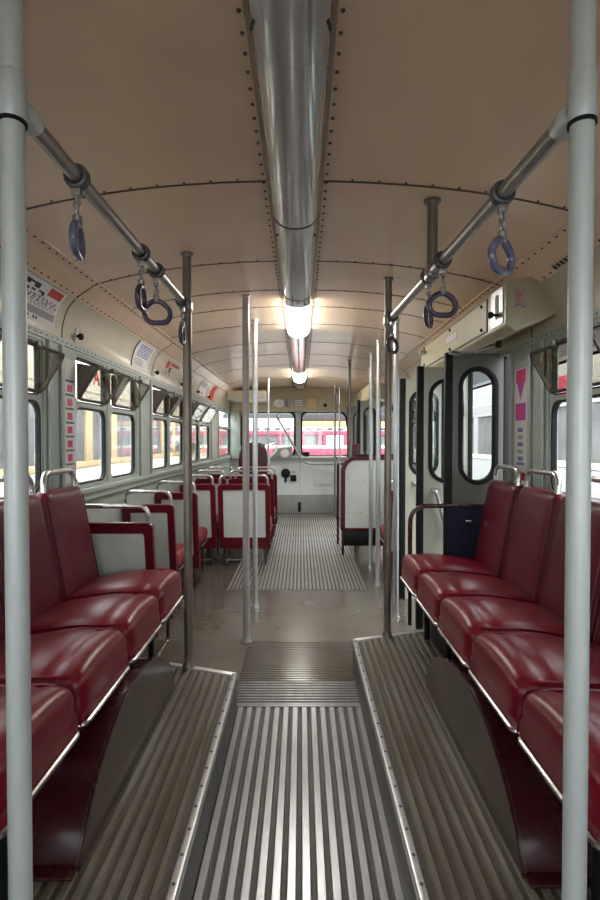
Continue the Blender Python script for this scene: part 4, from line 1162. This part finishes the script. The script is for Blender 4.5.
it = [(0.1, 0.9, 0.88, 0.99, 'print_pink', 'box'), (0.2, 0.8, 0.73, 0.88, 'print_magenta', 'tri'), (0.08, 0.92, 0.55, 0.70, 'print_magenta', 'box'), (0.2, 0.6, 0.57, 0.68, 'print_pink', 'box'), (0.1, 0.9, 0.03, 0.10, 'print_pink', 'box')]
for k in range(5): it.append((0.28, 0.70, 0.20 + k * 0.062, 0.235 + k * 0.062, 'print_grey' if k % 2 else 'print_purple', 'box'))
it.append((0.18, 0.82, 0.16, 0.185, 'print_purple', 'box'))
strip(1, XR, 2.555, 2.70, 0.98, 1.56, it, 'vertical strip with pink arrow and purple square beside the doors')

# ------------------------------------------------------------------ outside: depot hall
hf_ = tag(MB().box(-30, 30, -20, 40, -0.95, -0.85).build('hall_floor', 'hall_floor', smooth=0), 'pale concrete depot floor outside the bus', 'floor', kind='structure')
tag(MB().box(-30, 30, 27, 27.3, -0.85, 9).build('hall_wall', 'hall_wall', smooth=0), 'dark depot end wall beyond the red bus', 'wall', kind='structure')

def tram(X, side, y0, y1, pitch, label, lower, band_, post, upper, name='tram'):
    root = tag(empty(name, (X, (y0 + y1) / 2, -0.85)), label, 'tram')
    xo = X + side * 2.2
    a, c = sorted((X, xo))
    MB().box(a, c, y0, y1, -0.55, 0.80).build('lower_body', lower, root, bevel=0.03)
    a2, c2 = sorted((X - side * 0.012, X + side * 0.02))
    MB().box(a2, c2, y0, y1, 0.80, 0.89).build('belt_rail', band_, root, bevel=0.006)
    a3, c3 = sorted((X + side * 0.9, X + side * 0.95))
    MB().box(a3, c3, y0, y1, 0.8, 1.75).build('inner_partition', 'tram_inside', root)
    a, c = sorted((X + side * 0.0, xo))
    MB().box(a, c, y0, y1, 1.70, 2.34).build('upper_body', upper, root, bevel=0.02)
    MB().box(a2, c2, y0, y1, 1.70, 1.74).build('rain_gutter', post, root, bevel=0.006)
    MB().box(a2, c2, y0, y1, 1.92, 1.95).build('upper_bead', 'tram_cream', root, bevel=0.006)
    def roof(u, v, w):
        t = -1 + 2 * u
        return ((a + c) / 2 + (c - a) / 2 * t, y0 + (y1 - y0) * v, 2.34 + 0.28 * math.sqrt(max(0, 1 - t * t * 0.98)) * (1 - 0.05 * w))
    MB().slab(roof, 14, 1).build('roof', 'hall_wall', root)
    y = y0; k = 0
    aa, cc = sorted((X - side * 0.005, X + side * 0.06)); ga, gc = sorted((X + side * 0.03, X + side * 0.036))
    while y < y1 - 0.1:
        MB().box(aa, cc, y, y + 0.24, 0.89, 1.70).build('window_post', post, root, bevel=0.008)
        MB().box(ga, gc, y + 0.24, min(y + pitch, y1), 0.89, 1.70).build('window_pane', 'tram_glass', root, smooth=0)
        y += pitch; k += 1
    for yy in (y0 + 1.2, y1 - 1.2):
        for dx in (0.15, 2.0):
            MB().lathe([(0.30, -0.05), (0.33, -0.04), (0.33, 0.04), (0.30, 0.05)], (X + side * dx, yy, -0.52), 'x', n=20).build('wheel', 'black', root)
    return root
tl = tram(-3.2, -1, 0.4, 25.5, 1.05, 'cream tram with wooden window posts parked beside the left windows', 'tram_cream', 'tram_wood', 'tram_wood', 'tram_white')
V, F = text_mesh('AR', 0.34, 0.008)
MB().add([(-3.192, 8.25 + x, 2.17 + y) for x, y, z in V] , F).build('lettering', 'print_red', tl, smooth=0)
tr = tram(3.9, 1, -2.5, 25.5, 1.4, 'white and red tram parked beyond the right windows', 'tram_grey', 'tram_cream', 'tram_grey', 'tram_grey')
MB().box(3.885, 3.90, 7.6, 8.3, 1.90, 2.15).build('red_panel', 'tram_red', tr, smooth=0)
# bus ahead, standing across
ab = tag(empty('bus', (0, 14, -0.85)), 'red and white bus standing across the hall ahead of the windscreen', 'bus')
MB().box(-2.2, 2.9, 14, 16.4, 0.62, 0.98).build('lower_body', 'tram_red', ab, bevel=0.03)
MB().box(-2.2, 2.9, 14.02, 16.4, -0.5, 0.62).build('skirt', 'tram_white', ab, bevel=0.03)  # white put in to keep red bounce light off the ceiling
MB().box(-2.2, 2.9, 14.02, 16.4, 0.98, 1.06).build('white_stripe', 'tram_white', ab)
MB().box(-2.2, 2.9, 14.05, 14.08, 1.06, 1.33).build('window_glass', 'tram_glass', ab)
MB().box(-2.2, 2.9, 14.3, 16.4, 1.06, 1.33).build('interior', 'tram_white', ab)
MB().box(-2.2, 2.9, 14, 16.4, 1.33, 1.44).build('window_band', 'tram_red', ab, bevel=0.01)
MB().box(-2.2, 2.9, 14, 16.4, 1.44, 1.64).build('roof_side', 'tram_white', ab, bevel=0.02)
MB().box(-0.05, 2.9, 13.99, 16.4, 1.56, 1.70).build('orange_stripe', 'tram_orange', ab, bevel=0.01)
MB().box(-2.2, -0.05, 14.0, 16.4, 1.64, 1.78).build('roof_edge', 'tram_white', ab, bevel=0.02)
for x in (-2.2, -1.7, -0.62, 0.0, 0.47, 0.60, 1.15, 2.0, 2.8): MB().box(x, x + 0.08, 13.985, 14.04, 1.06, 1.33).build('window_post', 'tram_red', ab)
for x in [-2.1 + 0.28 * k for k in range(17)]: MB().box(x, x + 0.15, 13.985, 14.0, 1.47, 1.52).build('vent', 'hall_wall', ab)
MB().box(0.62, 1.2, 14.02, 14.05, 1.06, 1.33).build('pale_window', 'tram_white', ab)
MB().box(-2.2, 2.9, 14.6, 16.2, 1.70, 1.95).build('roof_gear', 'hall_wall', ab, bevel=0.05)
for x in (-1.4, 2.1): MB().lathe([(0.42, -0.1), (0.46, -0.08), (0.46, 0.08), (0.42, 0.1)], (x, 14.1, -0.4), 'y', n=20).build('wheel', 'black', ab)
